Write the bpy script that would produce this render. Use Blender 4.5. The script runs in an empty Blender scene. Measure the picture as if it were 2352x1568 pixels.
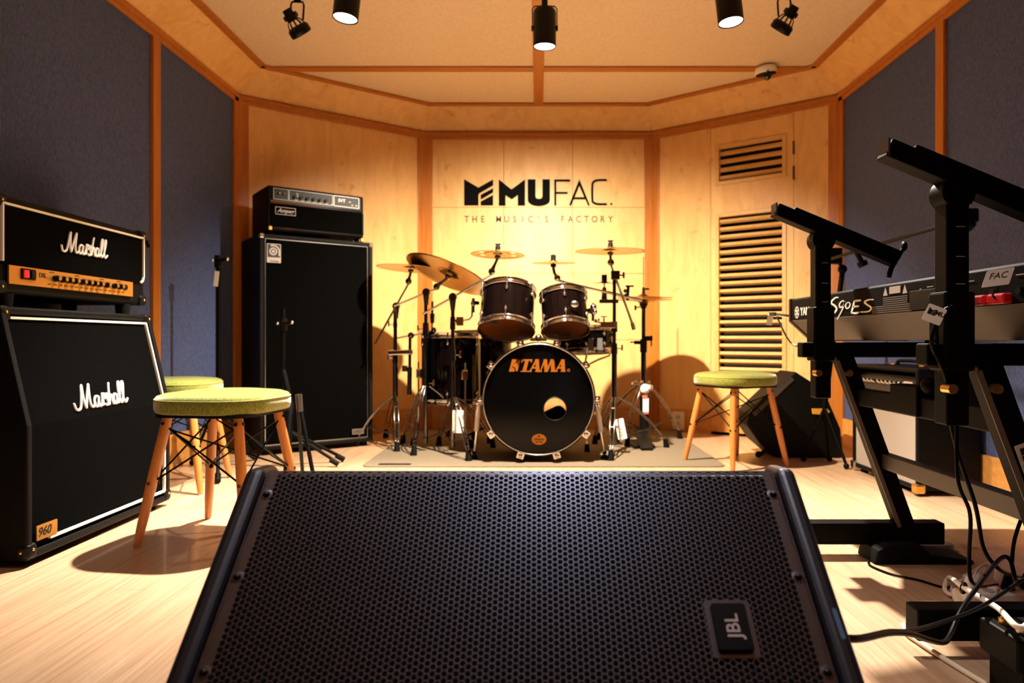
import bpy, bmesh, math, random
from mathutils import Vector as V, Matrix
random.seed(7)
PI = math.pi
sc = bpy.context.scene
COL = sc.collection

# ------------------------------------------------------------------ camera
F, CX, CY, H = 1600.0, 1237.0, 780.0, 0.643
def P(px, py, d):
    """point in the room at distance d in front of the camera seen at (px, py) of the 2352x1568 photograph"""
    return V(((px - CX) / F * d, d, H + (CY - py) / F * d))
def FL(px, py):
    """point on the floor"""
    d = H * F / (py - CY)
    return V(((px - CX) / F * d, d, 0.0))

cam = bpy.data.cameras.new('camera'); camo = bpy.data.objects.new('camera', cam); COL.objects.link(camo)
camo.location = (0, 0, H); camo.rotation_euler = (PI / 2, 0, 0)
cam.sensor_width = 36; cam.lens = 36 * F / 2352
cam.shift_x = -(CX - 1176) / 2352; cam.shift_y = -(784 - CY) / 2352
cam.clip_start = 0.02; cam.clip_end = 50
cam.dof.use_dof = True; cam.dof.focus_distance = 1.45; cam.dof.aperture_fstop = 5.0
sc.camera = camo

# ------------------------------------------------------------------ world, exposure, lights
w = bpy.data.worlds.new('world'); sc.world = w; w.use_nodes = True
w.node_tree.nodes['Background'].inputs[0].default_value = (0.5, 0.45, 0.4, 1)
w.node_tree.nodes['Background'].inputs[1].default_value = 0.0
sc.view_settings.view_transform = 'Standard'; sc.view_settings.look = 'None'
sc.view_settings.exposure = 0.0; sc.view_settings.gamma = 1.0; sc.view_settings.use_curve_mapping = False
sc.cycles.use_denoising = True
sc.cycles.max_bounces = 10; sc.cycles.diffuse_bounces = 7; sc.cycles.glossy_bounces = 4
sc.cycles.transparent_max_bounces = 8; sc.cycles.sample_clamp_indirect = 6.0; sc.cycles.caustics_reflective = False

LIGHTS = {  # colour, watts, cone angle (deg), blend, source radius: the lamps of the ceiling fixtures
    'can_left':   ((1.0, 0.91, 0.78), 860, 77, 1.0, 0.022),
    'can_right':  ((1.0, 0.91, 0.78), 640, 86, 1.0, 0.022),
    'can_centre': ((1.0, 0.84, 0.63), 800, 134, 1.0, 0.022),
    'can_rear':   ((1.0, 0.88, 0.74), 14, 140, 1.0, 0.03),
    'can_rear_right': ((1.0, 0.94, 0.92), 80, 80, 1.0, 0.03),
}
def lamp_light(kind, loc, aim, parent, mat_inv):
    c, e, a, b, r = LIGHTS[kind]
    l = bpy.data.lights.new('spot_lamp', 'SPOT'); l.color = c; l.energy = e
    l.spot_size = math.radians(a); l.spot_blend = b; l.shadow_soft_size = r
    o = bpy.data.objects.new('spot_lamp', l); COL.objects.link(o)
    o.location = mat_inv @ loc
    o.rotation_euler = (aim - loc).to_track_quat('-Z', 'Y').to_euler()
    o.parent = parent
    return o

# ------------------------------------------------------------------ materials
MATS = {}
def mat(name, col, rough=0.5, metal=0.0, coat=0.0, spec=0.5, emit=None, es=1.0, alpha=1.0, ior=None, trans=0.0, sheen=0.0):
    if name in MATS: return MATS[name]
    m = bpy.data.materials.new(name); m.use_nodes = True
    b = m.node_tree.nodes['Principled BSDF']
    b.inputs['Base Color'].default_value = (*col, 1); b.inputs['Roughness'].default_value = rough
    b.inputs['Metallic'].default_value = metal; b.inputs['Coat Weight'].default_value = coat
    b.inputs['Specular IOR Level'].default_value = spec
    b.inputs['Sheen Weight'].default_value = sheen
    if emit: b.inputs['Emission Color'].default_value = (*emit, 1); b.inputs['Emission Strength'].default_value = es
    if trans: b.inputs['Transmission Weight'].default_value = trans
    b.inputs['Alpha'].default_value = alpha
    MATS[name] = m
    return m
class NT:
    def __init__(s, m): s.t = m.node_tree; s.n = s.t.nodes; s.l = s.t.links; s.b = s.n['Principled BSDF']
    def node(s, typ, **kw):
        n = s.n.new(typ)
        for k, v in kw.items():
            if k.startswith('_'): setattr(n, k[1:], v)
        return n
    def link(s, a, b): s.l.new(a, b)
    def coords(s, scale=(1, 1, 1), rot=(0, 0, 0), kind='Object'):
        tc = s.n.new('ShaderNodeTexCoord'); mp = s.n.new('ShaderNodeMapping')
        mp.inputs['Scale'].default_value = scale; mp.inputs['Rotation'].default_value = rot
        s.link(tc.outputs[kind], mp.inputs[0]); return mp.outputs[0]
    def noise(s, vec, scale=5, detail=4, rough=0.5, dist=0.0):
        n = s.n.new('ShaderNodeTexNoise'); n.inputs['Scale'].default_value = scale
        n.inputs['Detail'].default_value = detail; n.inputs['Roughness'].default_value = rough
        n.inputs['Distortion'].default_value = dist
        s.link(vec, n.inputs['Vector']); return n.outputs['Fac']
    def ramp(s, fac, stops):
        r = s.n.new('ShaderNodeValToRGB'); e = r.color_ramp.elements
        while len(e) > 1: e.remove(e[-1])
        e[0].position = stops[0][0]; e[0].color = (*stops[0][1], 1)
        for p, c in stops[1:]:
            x = e.new(p); x.color = (*c, 1)
        s.link(fac, r.inputs[0]); return r.outputs[0]
    def mix(s, a, b, fac=0.5, mode='MULTIPLY'):
        m = s.n.new('ShaderNodeMix'); m.data_type = 'RGBA'; m.blend_type = mode
        if isinstance(fac, float): m.inputs[0].default_value = fac
        else: s.link(fac, m.inputs[0])
        for x, k in ((a, 6), (b, 7)):
            if isinstance(x, tuple): m.inputs[k].default_value = (*x, 1)
            else: s.link(x, m.inputs[k])
        return m.outputs[2]
    def bump(s, h, strength=0.2, dist=0.002):
        b = s.n.new('ShaderNodeBump'); b.inputs['Strength'].default_value = strength
        b.inputs['Distance'].default_value = dist
        s.link(h, b.inputs['Height']); s.link(b.outputs[0], s.b.inputs['Normal'])
    def colour(s, c): s.link(c, s.b.inputs['Base Color'])

def wood_mat(name, c0, c1, c2, scale, rough=0.4, mott=1.0, axis=2, coat=0.0):
    m = mat(name, c1, rough, coat=coat); t = NT(m)
    sc_ = [14, 14, 14]; sc_[axis] = 1.2
    g = t.noise(t.coords(tuple(k * scale for k in sc_)), 3.0, 6, 0.6, 0.4)
    b = t.noise(t.coords((1, 1, 1)), 2.6, 3, 0.55, 0.8)
    c = t.ramp(g, [(0.3, c0), (0.52, c1), (0.72, c2)])
    d = t.ramp(b, [(0.3, (1 - 0.28 * mott,) * 3), (0.5, (1, 1, 1)), (0.7, (1 + 0.0 * mott,) * 3)])
    t.colour(t.mix(c, d, 0.8)); t.bump(g, 0.08, 0.001)
    return m
birch = mat('birch_plywood', (0.62, 0.36, 0.12), 0.42, spec=0.35)
t = NT(birch)
g1 = t.noise(t.coords((5, 5, 1.3)), 2.2, 6, 0.6, 1.2)
g2 = t.noise(t.coords((1, 1, 1)), 11.0, 3, 0.5, 0.6)
g3 = t.noise(t.coords((60, 60, 3)), 3.0, 3, 0.6)
c = t.ramp(g1, [(0.25, (0.66, 0.37, 0.12)), (0.5, (0.77, 0.46, 0.175)), (0.75, (0.84, 0.53, 0.22))])
k = t.ramp(g2, [(0.24, (0.70, 0.55, 0.40)), (0.36, (1, 1, 1)), (1, (1, 1, 1))])
c = t.mix(c, k, 0.75); c = t.mix(c, t.ramp(g3, [(0.3, (0.93, 0.92, 0.9)), (0.6, (1, 1, 1))]), 0.6); t.colour(c)
redwood = wood_mat('orange_trim_wood', (0.38, 0.118, 0.012), (0.46, 0.155, 0.020), (0.52, 0.19, 0.032), 1.0, 0.38, 0.3, 2)
redwood_h = wood_mat('orange_trim_wood_horizontal', (0.38, 0.118, 0.012), (0.46, 0.155, 0.020), (0.52, 0.19, 0.032), 1.0, 0.38, 0.3, 0)
legwood = wood_mat('stool_leg_beech', (0.50, 0.17, 0.035), (0.58, 0.21, 0.045), (0.62, 0.25, 0.06), 2.0, 0.4, 0.2, 2, coat=0.2)
slatwood = wood_mat('louvre_wood', (0.60, 0.35, 0.10), (0.68, 0.41, 0.14), (0.72, 0.45, 0.17), 1.0, 0.4, 0.2, 0)

# floor: long narrow pale planks
floor_m = mat('pale_plank_floor', (0.6, 0.45, 0.28), 0.32, coat=0.1); t = NT(floor_m)
FR = -0.0
co = t.coords((1, 1, 1), (0, 0, FR))
sx = t.n.new('ShaderNodeSeparateXYZ'); t.link(co, sx.inputs[0])
cb = t.n.new('ShaderNodeCombineXYZ'); t.link(sx.outputs[1], cb.inputs[0]); t.link(sx.outputs[0], cb.inputs[1])
br = t.n.new('ShaderNodeTexBrick'); br.offset = 0.37; br.inputs['Scale'].default_value = 1.0
br.inputs['Brick Width'].default_value = 1.1; br.inputs['Row Height'].default_value = 0.092
br.inputs['Mortar Size'].default_value = 0.0007; br.inputs['Mortar Smooth'].default_value = 0.1
br.inputs['Color1'].default_value = (0.93, 0.91, 0.89, 1); br.inputs['Color2'].default_value = (1, 1, 1, 1)
br.inputs['Mortar'].default_value = (0.62, 0.52, 0.42, 1)
t.link(cb.outputs[0], br.inputs['Vector'])
gr = t.noise(t.coords((34, 1.1, 1), (0, 0, FR)), 2.4, 7, 0.62, 0.35)
g2 = t.noise(t.coords((9, 0.5, 1), (0, 0, FR)), 2.0, 3, 0.5, 0.5)
c = t.ramp(gr, [(0.28, (0.44, 0.265, 0.15)), (0.5, (0.55, 0.36, 0.22)), (0.72, (0.64, 0.45, 0.30))])
c = t.mix(c, t.ramp(g2, [(0.3, (0.86, 0.82, 0.8)), (0.6, (1, 1, 1))]), 0.7)
t.colour(t.mix(c, br.outputs['Color'], 0.9)); t.bump(gr, 0.05, 0.0006)

def fabric(name, c0, c1, sx_, bump=0.35, rough=0.9, aniso=(1, 1, 0.25)):
    m = mat(name, c1, rough, spec=0.2); t = NT(m)
    a = t.noise(t.coords(tuple(sx_ * k for k in aniso)), 1.0, 3, 0.7)
    b = t.noise(t.coords((sx_ * 0.3,) * 3), 1.0, 2, 0.5)
    c = t.ramp(a, [(0.32, c0), (0.66, c1)]); c = t.mix(c, t.ramp(b, [(0.3, (0.85,) * 3), (0.6, (1, 1, 1))]), 0.6)
    t.colour(c); t.bump(a, bump, 0.002); return m
bluefab = fabric('blue_grey_wall_fabric', (0.040, 0.060, 0.15), (0.095, 0.130, 0.29), 260)
ceilfab = fabric('beige_ceiling_fabric', (0.68, 0.54, 0.38), (0.80, 0.64, 0.46), 200, 0.2, 0.85, (1, 1, 1))
greenfab = fabric('green_corduroy_fabric', (0.06, 0.07, 0.006), (0.32, 0.34, 0.06), 420, 0.6, 0.85)
for k_, v_ in (('Sheen Weight', .9), ('Sheen Roughness', .35), ('Sheen Tint', (1, 1, .85, 1))): greenfab.node_tree.nodes['Principled BSDF'].inputs[k_].default_value = v_
rugm = fabric('grey_brown_drum_rug', (0.14, 0.108, 0.074), (0.22, 0.175, 0.125), 330, 0.4, 0.95, (1, 1, 1))
cloth_blk = fabric('black_grille_cloth', (0.0006, 0.0006, 0.0006), (0.0016, 0.0016, 0.0016), 500, 0.3, 0.9, (1, 1, 1)); cloth_blk.node_tree.nodes['Principled BSDF'].inputs['Specular IOR Level'].default_value = 0.03
tolex = fabric('black_vinyl', (0.001, 0.001, 0.001), (0.003, 0.003, 0.003), 420, 0.6, 0.5, (1, 1, 1)); tolex.node_tree.nodes['Principled BSDF'].inputs['Specular IOR Level'].default_value = 0.14
silvercloth = mat('silver_grille_cloth', (0.35, 0.33, 0.3), 0.8); t = NT(silvercloth)
ck = t.n.new('ShaderNodeTexChecker'); ck.inputs['Scale'].default_value = 1.0
t.link(t.coords((170, 170, 170)), ck.inputs['Vector']); ck.inputs['Color1'].default_value = (0.42, 0.38, 0.33, 1); ck.inputs['Color2'].default_value = (0.26, 0.23, 0.2, 1)
t.colour(ck.outputs[0])
blackplastic = mat('black_textured_plastic', (0.005, 0.005, 0.008), 0.38, spec=0.7)
blackplastic.node_tree.nodes['Principled BSDF'].inputs['Specular Tint'].default_value = (0.72, 0.78, 1.0, 1)
t = NT(blackplastic); t.bump(t.noise(t.coords((900,) * 3), 1.0, 2), 0.15, 0.0006)
grillepaint = mat('black_powder_coated_steel', (0.145, 0.155, 0.225), 0.28, 1.0, spec=0.5)
standblk = mat('black_painted_steel', (0.0014, 0.0014, 0.0014), 0.5, spec=0.08)
satinblk = mat('satin_black', (0.002, 0.002, 0.002), 0.45, spec=0.2)
rubber = mat('black_rubber', (0.002, 0.002, 0.002), 0.7, spec=0.15)
foam = mat('black_foam', (0.002, 0.002, 0.002), 0.95, spec=0.1)
chrome = mat('chrome', (0.56, 0.55, 0.54), 0.08, 1.0)
chrome_d = mat('satin_chrome', (0.55, 0.54, 0.52), 0.22, 1.0)
gunmetal = mat('dark_chrome_tube', (0.11, 0.10, 0.095), 0.14, 1.0)
brass = mat('brass', (0.75, 0.45, 0.12), 0.3, 1.0)
goldm = mat('gold_panel', (0.70, 0.36, 0.08), 0.38, 0.85)
cymm = mat('cymbal_bronze', (0.42, 0.25, 0.07), 0.27, 1.0); t = NT(cymm)
lacq = mat('black_lacquer', (0.002, 0.001, 0.001), 0.06, spec=0.2)
headblk = mat('black_drum_head', (0.001, 0.001, 0.001), 0.10, spec=0.12)
headbrn = mat('brown_drum_head', (0.075, 0.02, 0.003), 0.35, spec=.3)
headclr = mat('clear_drum_head', (0.9, 0.8, 0.6), 0.1, alpha=0.18)
headwht = mat('white_drum_head', (0.75, 0.7, 0.6), 0.5)
white = mat('white_plastic', (0.82, 0.8, 0.76), 0.4)
offwhite = mat('cream_piping', (0.85, 0.80, 0.68), 0.5)
greyp = mat('grey_print', (0.42, 0.38, 0.36), 0.5)
cableblk = mat('black_cable', (0.0015, 0.0015, 0.0015), 0.4, spec=0.08)
cablewht = mat('white_cable', (0.75, 0.70, 0.62), 0.45)
kbrown = mat('dark_keyboard_case', (0.005, 0.004, 0.003), 0.6, spec=.04)
kgrey = mat('grey_keyboard_underside', (0.065, 0.055, 0.045), 0.6)
amber = mat('orange_ink', (0.20, 0.062, 0.004), 0.6, spec=.1)
redm = mat('red_plastic', (0.6, 0.01, 0.015), 0.4)
redglow = mat('red_rocker_switch', (0.5, 0.01, 0.01), 0.4, emit=(1, 0.03, 0.03), es=0.6)
yellowp = mat('yellow_label', (0.75, 0.36, 0.03), 0.5)
bluegrey = mat('blue_grey_lens', (0.06, 0.12, 0.2), 0.2)
inkblk = mat('black_ink', (0.004, 0.004, 0.004), 0.5)
cutblk = mat('black_cut_letters', (0.002, 0.002, 0.002), 0.7, spec=0.05)
darkbox = mat('dark_recess', (0.01, 0.006, 0.003), 0.9)
lampm = mat('glowing_lamp_face', (1, 1, 1), 0.5, emit=(0.92, 0.96, 1.0), es=14.0)
greyfoot = mat('grey_rubber_pad', (0.22, 0.21, 0.22), 0.7)

# ------------------------------------------------------------------ mesh builder
def frame(o, z, xh=None):
    z = V(z).normalized(); xh = V(xh) if xh is not None else (V((1, 0, 0)) if abs(z.x) < 0.9 else V((0, 1, 0)))
    y = z.cross(xh).normalized(); x = y.cross(z).normalized()
    m = Matrix((x, y, z)).transposed().to_4x4(); m.translation = V(o); return m
W = {}
def link(o): COL.objects.link(o); return o
def thing(name, label, cat, loc=(0, 0, 0), rotz=0.0, group=None, kind=None):
    o = link(bpy.data.objects.new(name, None)); o.empty_display_size = 0.05
    o.location = loc; o.rotation_euler = (0, 0, rotz)
    W[o.name] = Matrix.Translation(V(loc)) @ Matrix.Rotation(rotz, 4, 'Z')
    if label: o['label'] = label
    if cat: o['category'] = cat
    if group: o['group'] = group
    if kind: o['kind'] = kind
    return o
class MB:
    def __init__(s): s.v = []; s.f = []; s.sm = []; s.mi = []
    def add(s, vs, fs, smooth=False, M=None, mi=0):
        k = len(s.v)
        s.v += [(M @ V(v)) if M is not None else V(v) for v in vs]
        s.f += [tuple(i + k for i in f) for f in fs]; s.sm += [smooth] * len(fs); s.mi += [mi] * len(fs)
        return s
    def box(s, c, d, M=None, mi=0):
        x, y, z = c; a, b, e = d[0] / 2, d[1] / 2, d[2] / 2
        vs = [(x + i * a, y + j * b, z + k * e) for i in (-1, 1) for j in (-1, 1) for k in (-1, 1)]
        return s.add(vs, [(0, 1, 3, 2), (4, 6, 7, 5), (0, 4, 5, 1), (2, 3, 7, 6), (0, 2, 6, 4), (1, 5, 7, 3)], False, M, mi)
    def bar(s, p0, p1, w, h, xh=None, mi=0):
        p0 = V(p0); p1 = V(p1); L = (p1 - p0).length
        return s.box((0, 0, L / 2), (w, h, L), frame(p0, p1 - p0, xh), mi)
    def cyl(s, p0, p1, r0, r1=None, n=14, mi=0):
        r1 = r0 if r1 is None else r1
        p0 = V(p0); p1 = V(p1); M = frame(p0, p1 - p0); L = (p1 - p0).length
        a = [(math.cos(2 * PI * i / n), math.sin(2 * PI * i / n)) for i in range(n)]
        vs = [(r0 * x, r0 * y, 0) for x, y in a] + [(r1 * x, r1 * y, L) for x, y in a]
        s.add(vs, [(i, (i + 1) % n, n + (i + 1) % n, n + i) for i in range(n)], True, M, mi)
        s.add(vs[:n], [tuple(range(n))[::-1]], False, M, mi); s.add(vs[n:], [tuple(range(n))], False, M, mi)
        return s
    def lathe(s, prof, M=None, n=32, mi=0, smooth=True):
        vs = []; fs = []; m = len(prof)
        for i in range(n):
            a = 2 * PI * i / n; vs += [(r * math.cos(a), r * math.sin(a), z) for r, z in prof]
        for i in range(n):
            j = (i + 1) % n
            for k in range(m - 1): fs.append((i * m + k, j * m + k, j * m + k + 1, i * m + k + 1))
        return s.add(vs, fs, smooth, M, mi)
    def ring(s, R, r, M=None, n=40, k=8, mi=0):
        return s.lathe([(R + r * math.cos(2 * PI * q / k), r * math.sin(2 * PI * q / k)) for q in range(k + 1)], M, n, mi)
    def tube(s, pts, r, n=8, mi=0, sq=1.0):
        pts = [V(p) for p in pts]; rs = r if isinstance(r, (list, tuple)) else [r] * len(pts)
        vs = []; t0 = (pts[1] - pts[0]).normalized(); x = t0.orthogonal().normalized(); N = len(pts)
        for i, p in enumerate(pts):
            t = (pts[min(i + 1, N - 1)] - pts[max(i - 1, 0)]).normalized()
            x = (x - t * x.dot(t)).normalized(); y = t.cross(x)
            vs += [p + (x * math.cos(2 * PI * q / n) + y * math.sin(2 * PI * q / n)) * rs[i] for q in range(n)]
        fs = [(i * n + q, i * n + (q + 1) % n, (i + 1) * n + (q + 1) % n, (i + 1) * n + q) for i in range(N - 1) for q in range(n)]
        s.add(vs, fs, True, None, mi)
        s.add(vs[:n], [tuple(range(n))[::-1]], False, None, mi); s.add(vs[-n:], [tuple(range(n))], False, None, mi)
        return s
    def prism(s, poly, z0, z1, M=None, mi=0):
        n = len(poly)
        vs = [(x, y, z0) for x, y in poly] + [(x, y, z1) for x, y in poly]
        fs = [(i, (i + 1) % n, n + (i + 1) % n, n + i) for i in range(n)] + [tuple(range(n))[::-1], tuple(range(n, 2 * n))]
        return s.add(vs, fs, False, M, mi)
    def sphere(s, c, r, n=12, mi=0, sq=(1, 1, 1)):
        m = n // 2
        prof = [(r * math.sin(PI * k / m), -r * math.cos(PI * k / m)) for k in range(m + 1)]
        prof[0] = (1e-5, -r); prof[-1] = (1e-5, r)
        M = Matrix.Translation(V(c)) @ Matrix.Diagonal((*sq, 1))
        return s.lathe(prof, M, n, mi)
    def build(s, name, m, parent=None, bevel=0.0, seg=2, local=False, label=None, kind=None, fix=True, cat=None, group=None):
        me = bpy.data.meshes.new(name)
        if parent is not None:
            root = parent
            while root.parent: root = root.parent
            org = Matrix.Identity(4) if local else W[root.name].inverted()
            vs = [org @ v for v in s.v]
        elif kind == 'structure': org = None; vs = s.v
        else:
            n = len(s.v); o_ = V((sum(v.x for v in s.v) / n, sum(v.y for v in s.v) / n, min(v.z for v in s.v)))
            vs = [v - o_ for v in s.v]
        me.from_pydata([tuple(v) for v in vs], [], s.f)
        ms = m if isinstance(m, (list, tuple)) else [m]
        for x in ms: me.materials.append(x)
        me.polygons.foreach_set('use_smooth', s.sm); me.polygons.foreach_set('material_index', s.mi)
        if fix:
            bm = bmesh.new(); bm.from_mesh(me); bmesh.ops.recalc_face_normals(bm, faces=bm.faces); bm.to_mesh(me); bm.free()
        me.update()
        o = link(bpy.data.objects.new(name, me))
        if parent is not None: o.parent = parent
        elif kind != 'structure': o.location = o_; W[o.name] = Matrix.Translation(o_)
        if bevel:
            b = o.modifiers.new('bevel', 'BEVEL'); b.width = bevel; b.segments = seg; b.limit_method = 'ANGLE'; b.angle_limit = math.radians(40)
        if label: o['label'] = label
        if kind: o['kind'] = kind
        if cat: o['category'] = cat
        if group: o['group'] = group
        return o
def text_part(name, txt, size, M, m, parent, ext=0.0005, shear=0.0, off=0.0, align='CENTER', spacing=1.0, sx=1.0, local=False, label=None):
    cu = bpy.data.curves.new('txt', 'FONT'); cu.body = txt; cu.size = size; cu.extrude = ext; cu.shear = shear
    cu.offset = off; cu.align_x = align; cu.align_y = 'CENTER'; cu.space_character = spacing; cu.resolution_u = 3
    ob = link(bpy.data.objects.new('txt', cu)); dg = bpy.context.evaluated_depsgraph_get(); dg.update()
    me = bpy.data.meshes.new_from_object(ob.evaluated_get(dg)); bpy.data.objects.remove(ob)
    mb = MB(); D = Matrix.Diagonal((sx, 1, 1, 1))
    mb.v = [M @ D @ v.co for v in me.vertices]; mb.f = [tuple(p.vertices) for p in me.polygons]
    mb.sm = [False] * len(mb.f); mb.mi = [0] * len(mb.f)
    bpy.data.meshes.remove(me)
    return mb.build(name, m, parent, local=local, fix=False, label=label)
def poly_part(name, polys, M, m, parent, ext=0.001, local=False, label=None):
    """flat cut-out shapes with holes: polys = list of closed outlines"""
    cu = bpy.data.curves.new('c', 'CURVE'); cu.dimensions = '2D'; cu.fill_mode = 'BOTH'; cu.extrude = ext
    for pl in polys:
        sp = cu.splines.new('POLY'); sp.points.add(len(pl) - 1); sp.use_cyclic_u = True
        for q, (x, y) in enumerate(pl): sp.points[q].co = (x, y, 0, 1)
    ob = link(bpy.data.objects.new('c', cu)); dg = bpy.context.evaluated_depsgraph_get(); dg.update()
    me = bpy.data.meshes.new_from_object(ob.evaluated_get(dg)); bpy.data.objects.remove(ob)
    mb = MB(); mb.v = [M @ v.co for v in me.vertices]; mb.f = [tuple(p.vertices) for p in me.polygons]
    mb.sm = [False] * len(mb.f); mb.mi = [0] * len(mb.f); bpy.data.meshes.remove(me)
    return mb, mb.build(name, m, parent, local=local, fix=False, label=label)
def cr(pts, k=6):
    """Catmull-Rom through points"""
    pts = [V(p) for p in pts]; out = []
    for i in range(len(pts) - 1):
        a = pts[max(i - 1, 0)]; b = pts[i]; c = pts[i + 1]; d = pts[min(i + 2, len(pts) - 1)]
        for j in range(k):
            u = j / k
            out.append(0.5 * ((2 * b) + (c - a) * u + (2 * a - 5 * b + 4 * c - d) * u * u + (3 * b - a - 3 * c + d) * u ** 3))
    out.append(pts[-1]); return out
def rrect(w_, h_, r, k=4, cx=0, cy=0):
    o = []
    for qx, qy, a0 in ((1, 1, 0), (-1, 1, 90), (-1, -1, 180), (1, -1, 270)):
        for j in range(k + 1):
            a = math.radians(a0 + 90 * j / k)
            o.append((cx + qx * (w_ / 2 - r) + r * math.cos(a), cy + qy * (h_ / 2 - r) + r * math.sin(a)))
    return o
def bar2(a, b, w_, r=None):
    """flat stroke outline with rounded ends"""
    a = V((*a, 0)); b = V((*b, 0)); d = (b - a).normalized(); n = V((-d.y, d.x, 0)) * w_ / 2; o = []
    for c_, s_ in ((b, 1), (a, -1)):
        for j in range(7):
            t = -PI / 2 + PI * j / 6
            o.append(c_ + (d * math.cos(t) * s_ + V((-d.y, d.x, 0)) * math.sin(t) * s_) * w_ / 2)
    return [(p.x, p.y) for p in o]

# ------------------------------------------------------------------ room shell
XW, YC, XB, YB = 1.84, 4.25, 0.82, 5.02          # side walls, corner depth, half width and depth of the back wall
ZW, ZC, OF = 2.133, 2.279, 0.173                  # wall top, ceiling, cove offset
YF = -1.7
OCT = [(-XW, YF), (-XW, YC), (-XB, YB), (XB, YB), (XW, YC), (XW, YF)]
XI, YCI = XW - OF, YC - 0.086
XBI, YBI = XB - 0.058, YB - OF
INN = [(-XI, YF), (-XI, YCI), (-XBI, YBI), (XBI, YBI), (XI, YCI), (XI, YF)]
m = MB(); m.box((0, 1.7, -0.05), (4.2, 7.2, 0.1)); m.build('floor', floor_m, kind='structure')
m = MB(); m.prism(INN, ZC, ZC + 0.05); m.build('ceiling', ceilfab, kind='structure')
def wallprism(name, a, b, mt, th=0.05, z0=0.0, z1=ZW, kind='structure'):
    a = V((*a, 0)); b = V((*b, 0)); d = (b - a).normalized(); n = V((-d.y, d.x, 0)) * th
    return MB().prism([(a.x, a.y), (b.x, b.y), ((b + n).x, (b + n).y), ((a + n).x, (a + n).y)], z0, z1).build(name, mt, kind=kind)
wallprism('wall_left', OCT[0], OCT[1], bluefab)
wallprism('wall_right', OCT[4], OCT[5], bluefab)
wallprism('wall_front', OCT[5], OCT[0], birch)
ZT = 2.085                                        # underside of the wall-top trim
# back wall: veneer sheets with fine joints over a dark backing
wb = MB()
xs = [-XB, -0.251, 0.245, XB]; zs = [0, .166, .643, 1.12, 1.597, ZW]
for i in range(3):
    for j in range(5):
        wb.box(((xs[i] + xs[i + 1]) / 2, YB + 0.012, (zs[j] + zs[j + 1]) / 2), (xs[i + 1] - xs[i] - 0.003, 0.024, zs[j + 1] - zs[j] - 0.003))
wb.box((0, YB + 0.04, ZW / 2), (2 * XB, 0.03, ZW), mi=1)
wb.build('wall_back', [birch, darkbox], kind='structure')
def AW(side):
    """frame of an angled wall: x along the wall from the back-wall corner, y up, z into the room"""
    o = V((XB * side, YB, 0)); d = V(((XW - XB) * side, YC - YB, 0)).normalized()
    n = V((-side * 0.6025, -0.798, 0))
    M = Matrix((d, V((0, 0, 1)), n)).transposed().to_4x4(); M.translation = o; return M
AL, AR = AW(-1), AW(1)
LW = V((XW - XB, YC - YB, 0)).length
m = MB(); m.box((LW / 2, ZW / 2, -0.012), (LW, ZW, 0.024), AL); m.build('wall_back_left', birch, kind='structure')
m = MB()
for a, b in ((0.0, 0.4425), (1.0015, LW)): m.box(((a + b) / 2, ZW / 2, -0.012), (b - a, ZW, 0.024), AR)
m.box((0.722, (ZT + ZW) / 2, -0.012), (0.56, ZW - ZT, 0.024), AR)
m.box((LW / 2, ZW / 2, -0.10), (LW, ZW, 0.03), AR, 1)
m.build('wall_back_right', [birch, darkbox], kind='structure')
# louvred door in the right angled wall
door = thing('door_1', None, None, AR @ V((0.722, 0, 0)), 0, kind='structure')
m = MB(); dx0, dx1 = 0.445, 0.999; lx0, lx1 = 0.505, 0.929
LV = [(1.712, 1.932), (0.42, 1.470)]
for a, b, z0, z1 in ((dx0, lx0, 0.02, ZT - .003), (lx1, dx1, 0.02, ZT - .003), (lx0, lx1, 0.02, LV[1][0]), (lx0, lx1, LV[1][1], LV[0][0]), (lx0, lx1, LV[0][1], ZT - .003)):
    m.box(((a + b) / 2, (z0 + z1) / 2, -0.012), (b - a, z1 - z0, 0.024), AR)
m.build('door_panel', birch, door)
for z0, z1 in LV:
    f = MB(); fw = 0.026
    for a, b, c0, c1 in ((lx0 - fw, lx0, z0 - fw, z1 + fw), (lx1, lx1 + fw, z0 - fw, z1 + fw), (lx0, lx1, z0 - fw, z0), (lx0, lx1, z1, z1 + fw)):
        f.box(((a + b) / 2, (c0 + c1) / 2, 0.004), (b - a, c1 - c0, 0.010), AR)
    f.build('louvre_frame', slatwood, door, bevel=0.002)
    n = round((z1 - z0) / 0.053); st = (z1 - z0) / n
    s_ = MB()
    for q in range(n if n > 6 else n + 0):
        M = AR @ Matrix.Translation(((lx0 + lx1) / 2, z0 + st * (q + 0.5), -0.018)) @ Matrix.Rotation(math.radians(-32), 4, 'X')
        s_.box((0, 0, -0.004), (lx1 - lx0, 0.022, 0.022), M)
    s_.build('louvre_slats', slatwood, door, bevel=0.001)
for z in (1.86, 1.70, 0.3):
    h = MB(); h.box((1.0, z, 0.003), (0.012, 0.085, 0.006), AR)
    h.cyl(AR @ V((1.0, z - .04, 0.006)), AR @ V((1.0, z + .04, 0.006)), 0.005, n=8); h.build('hinge', mat('dark_hinge_metal', (.12, .10, .08), .5, .8), door)
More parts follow.
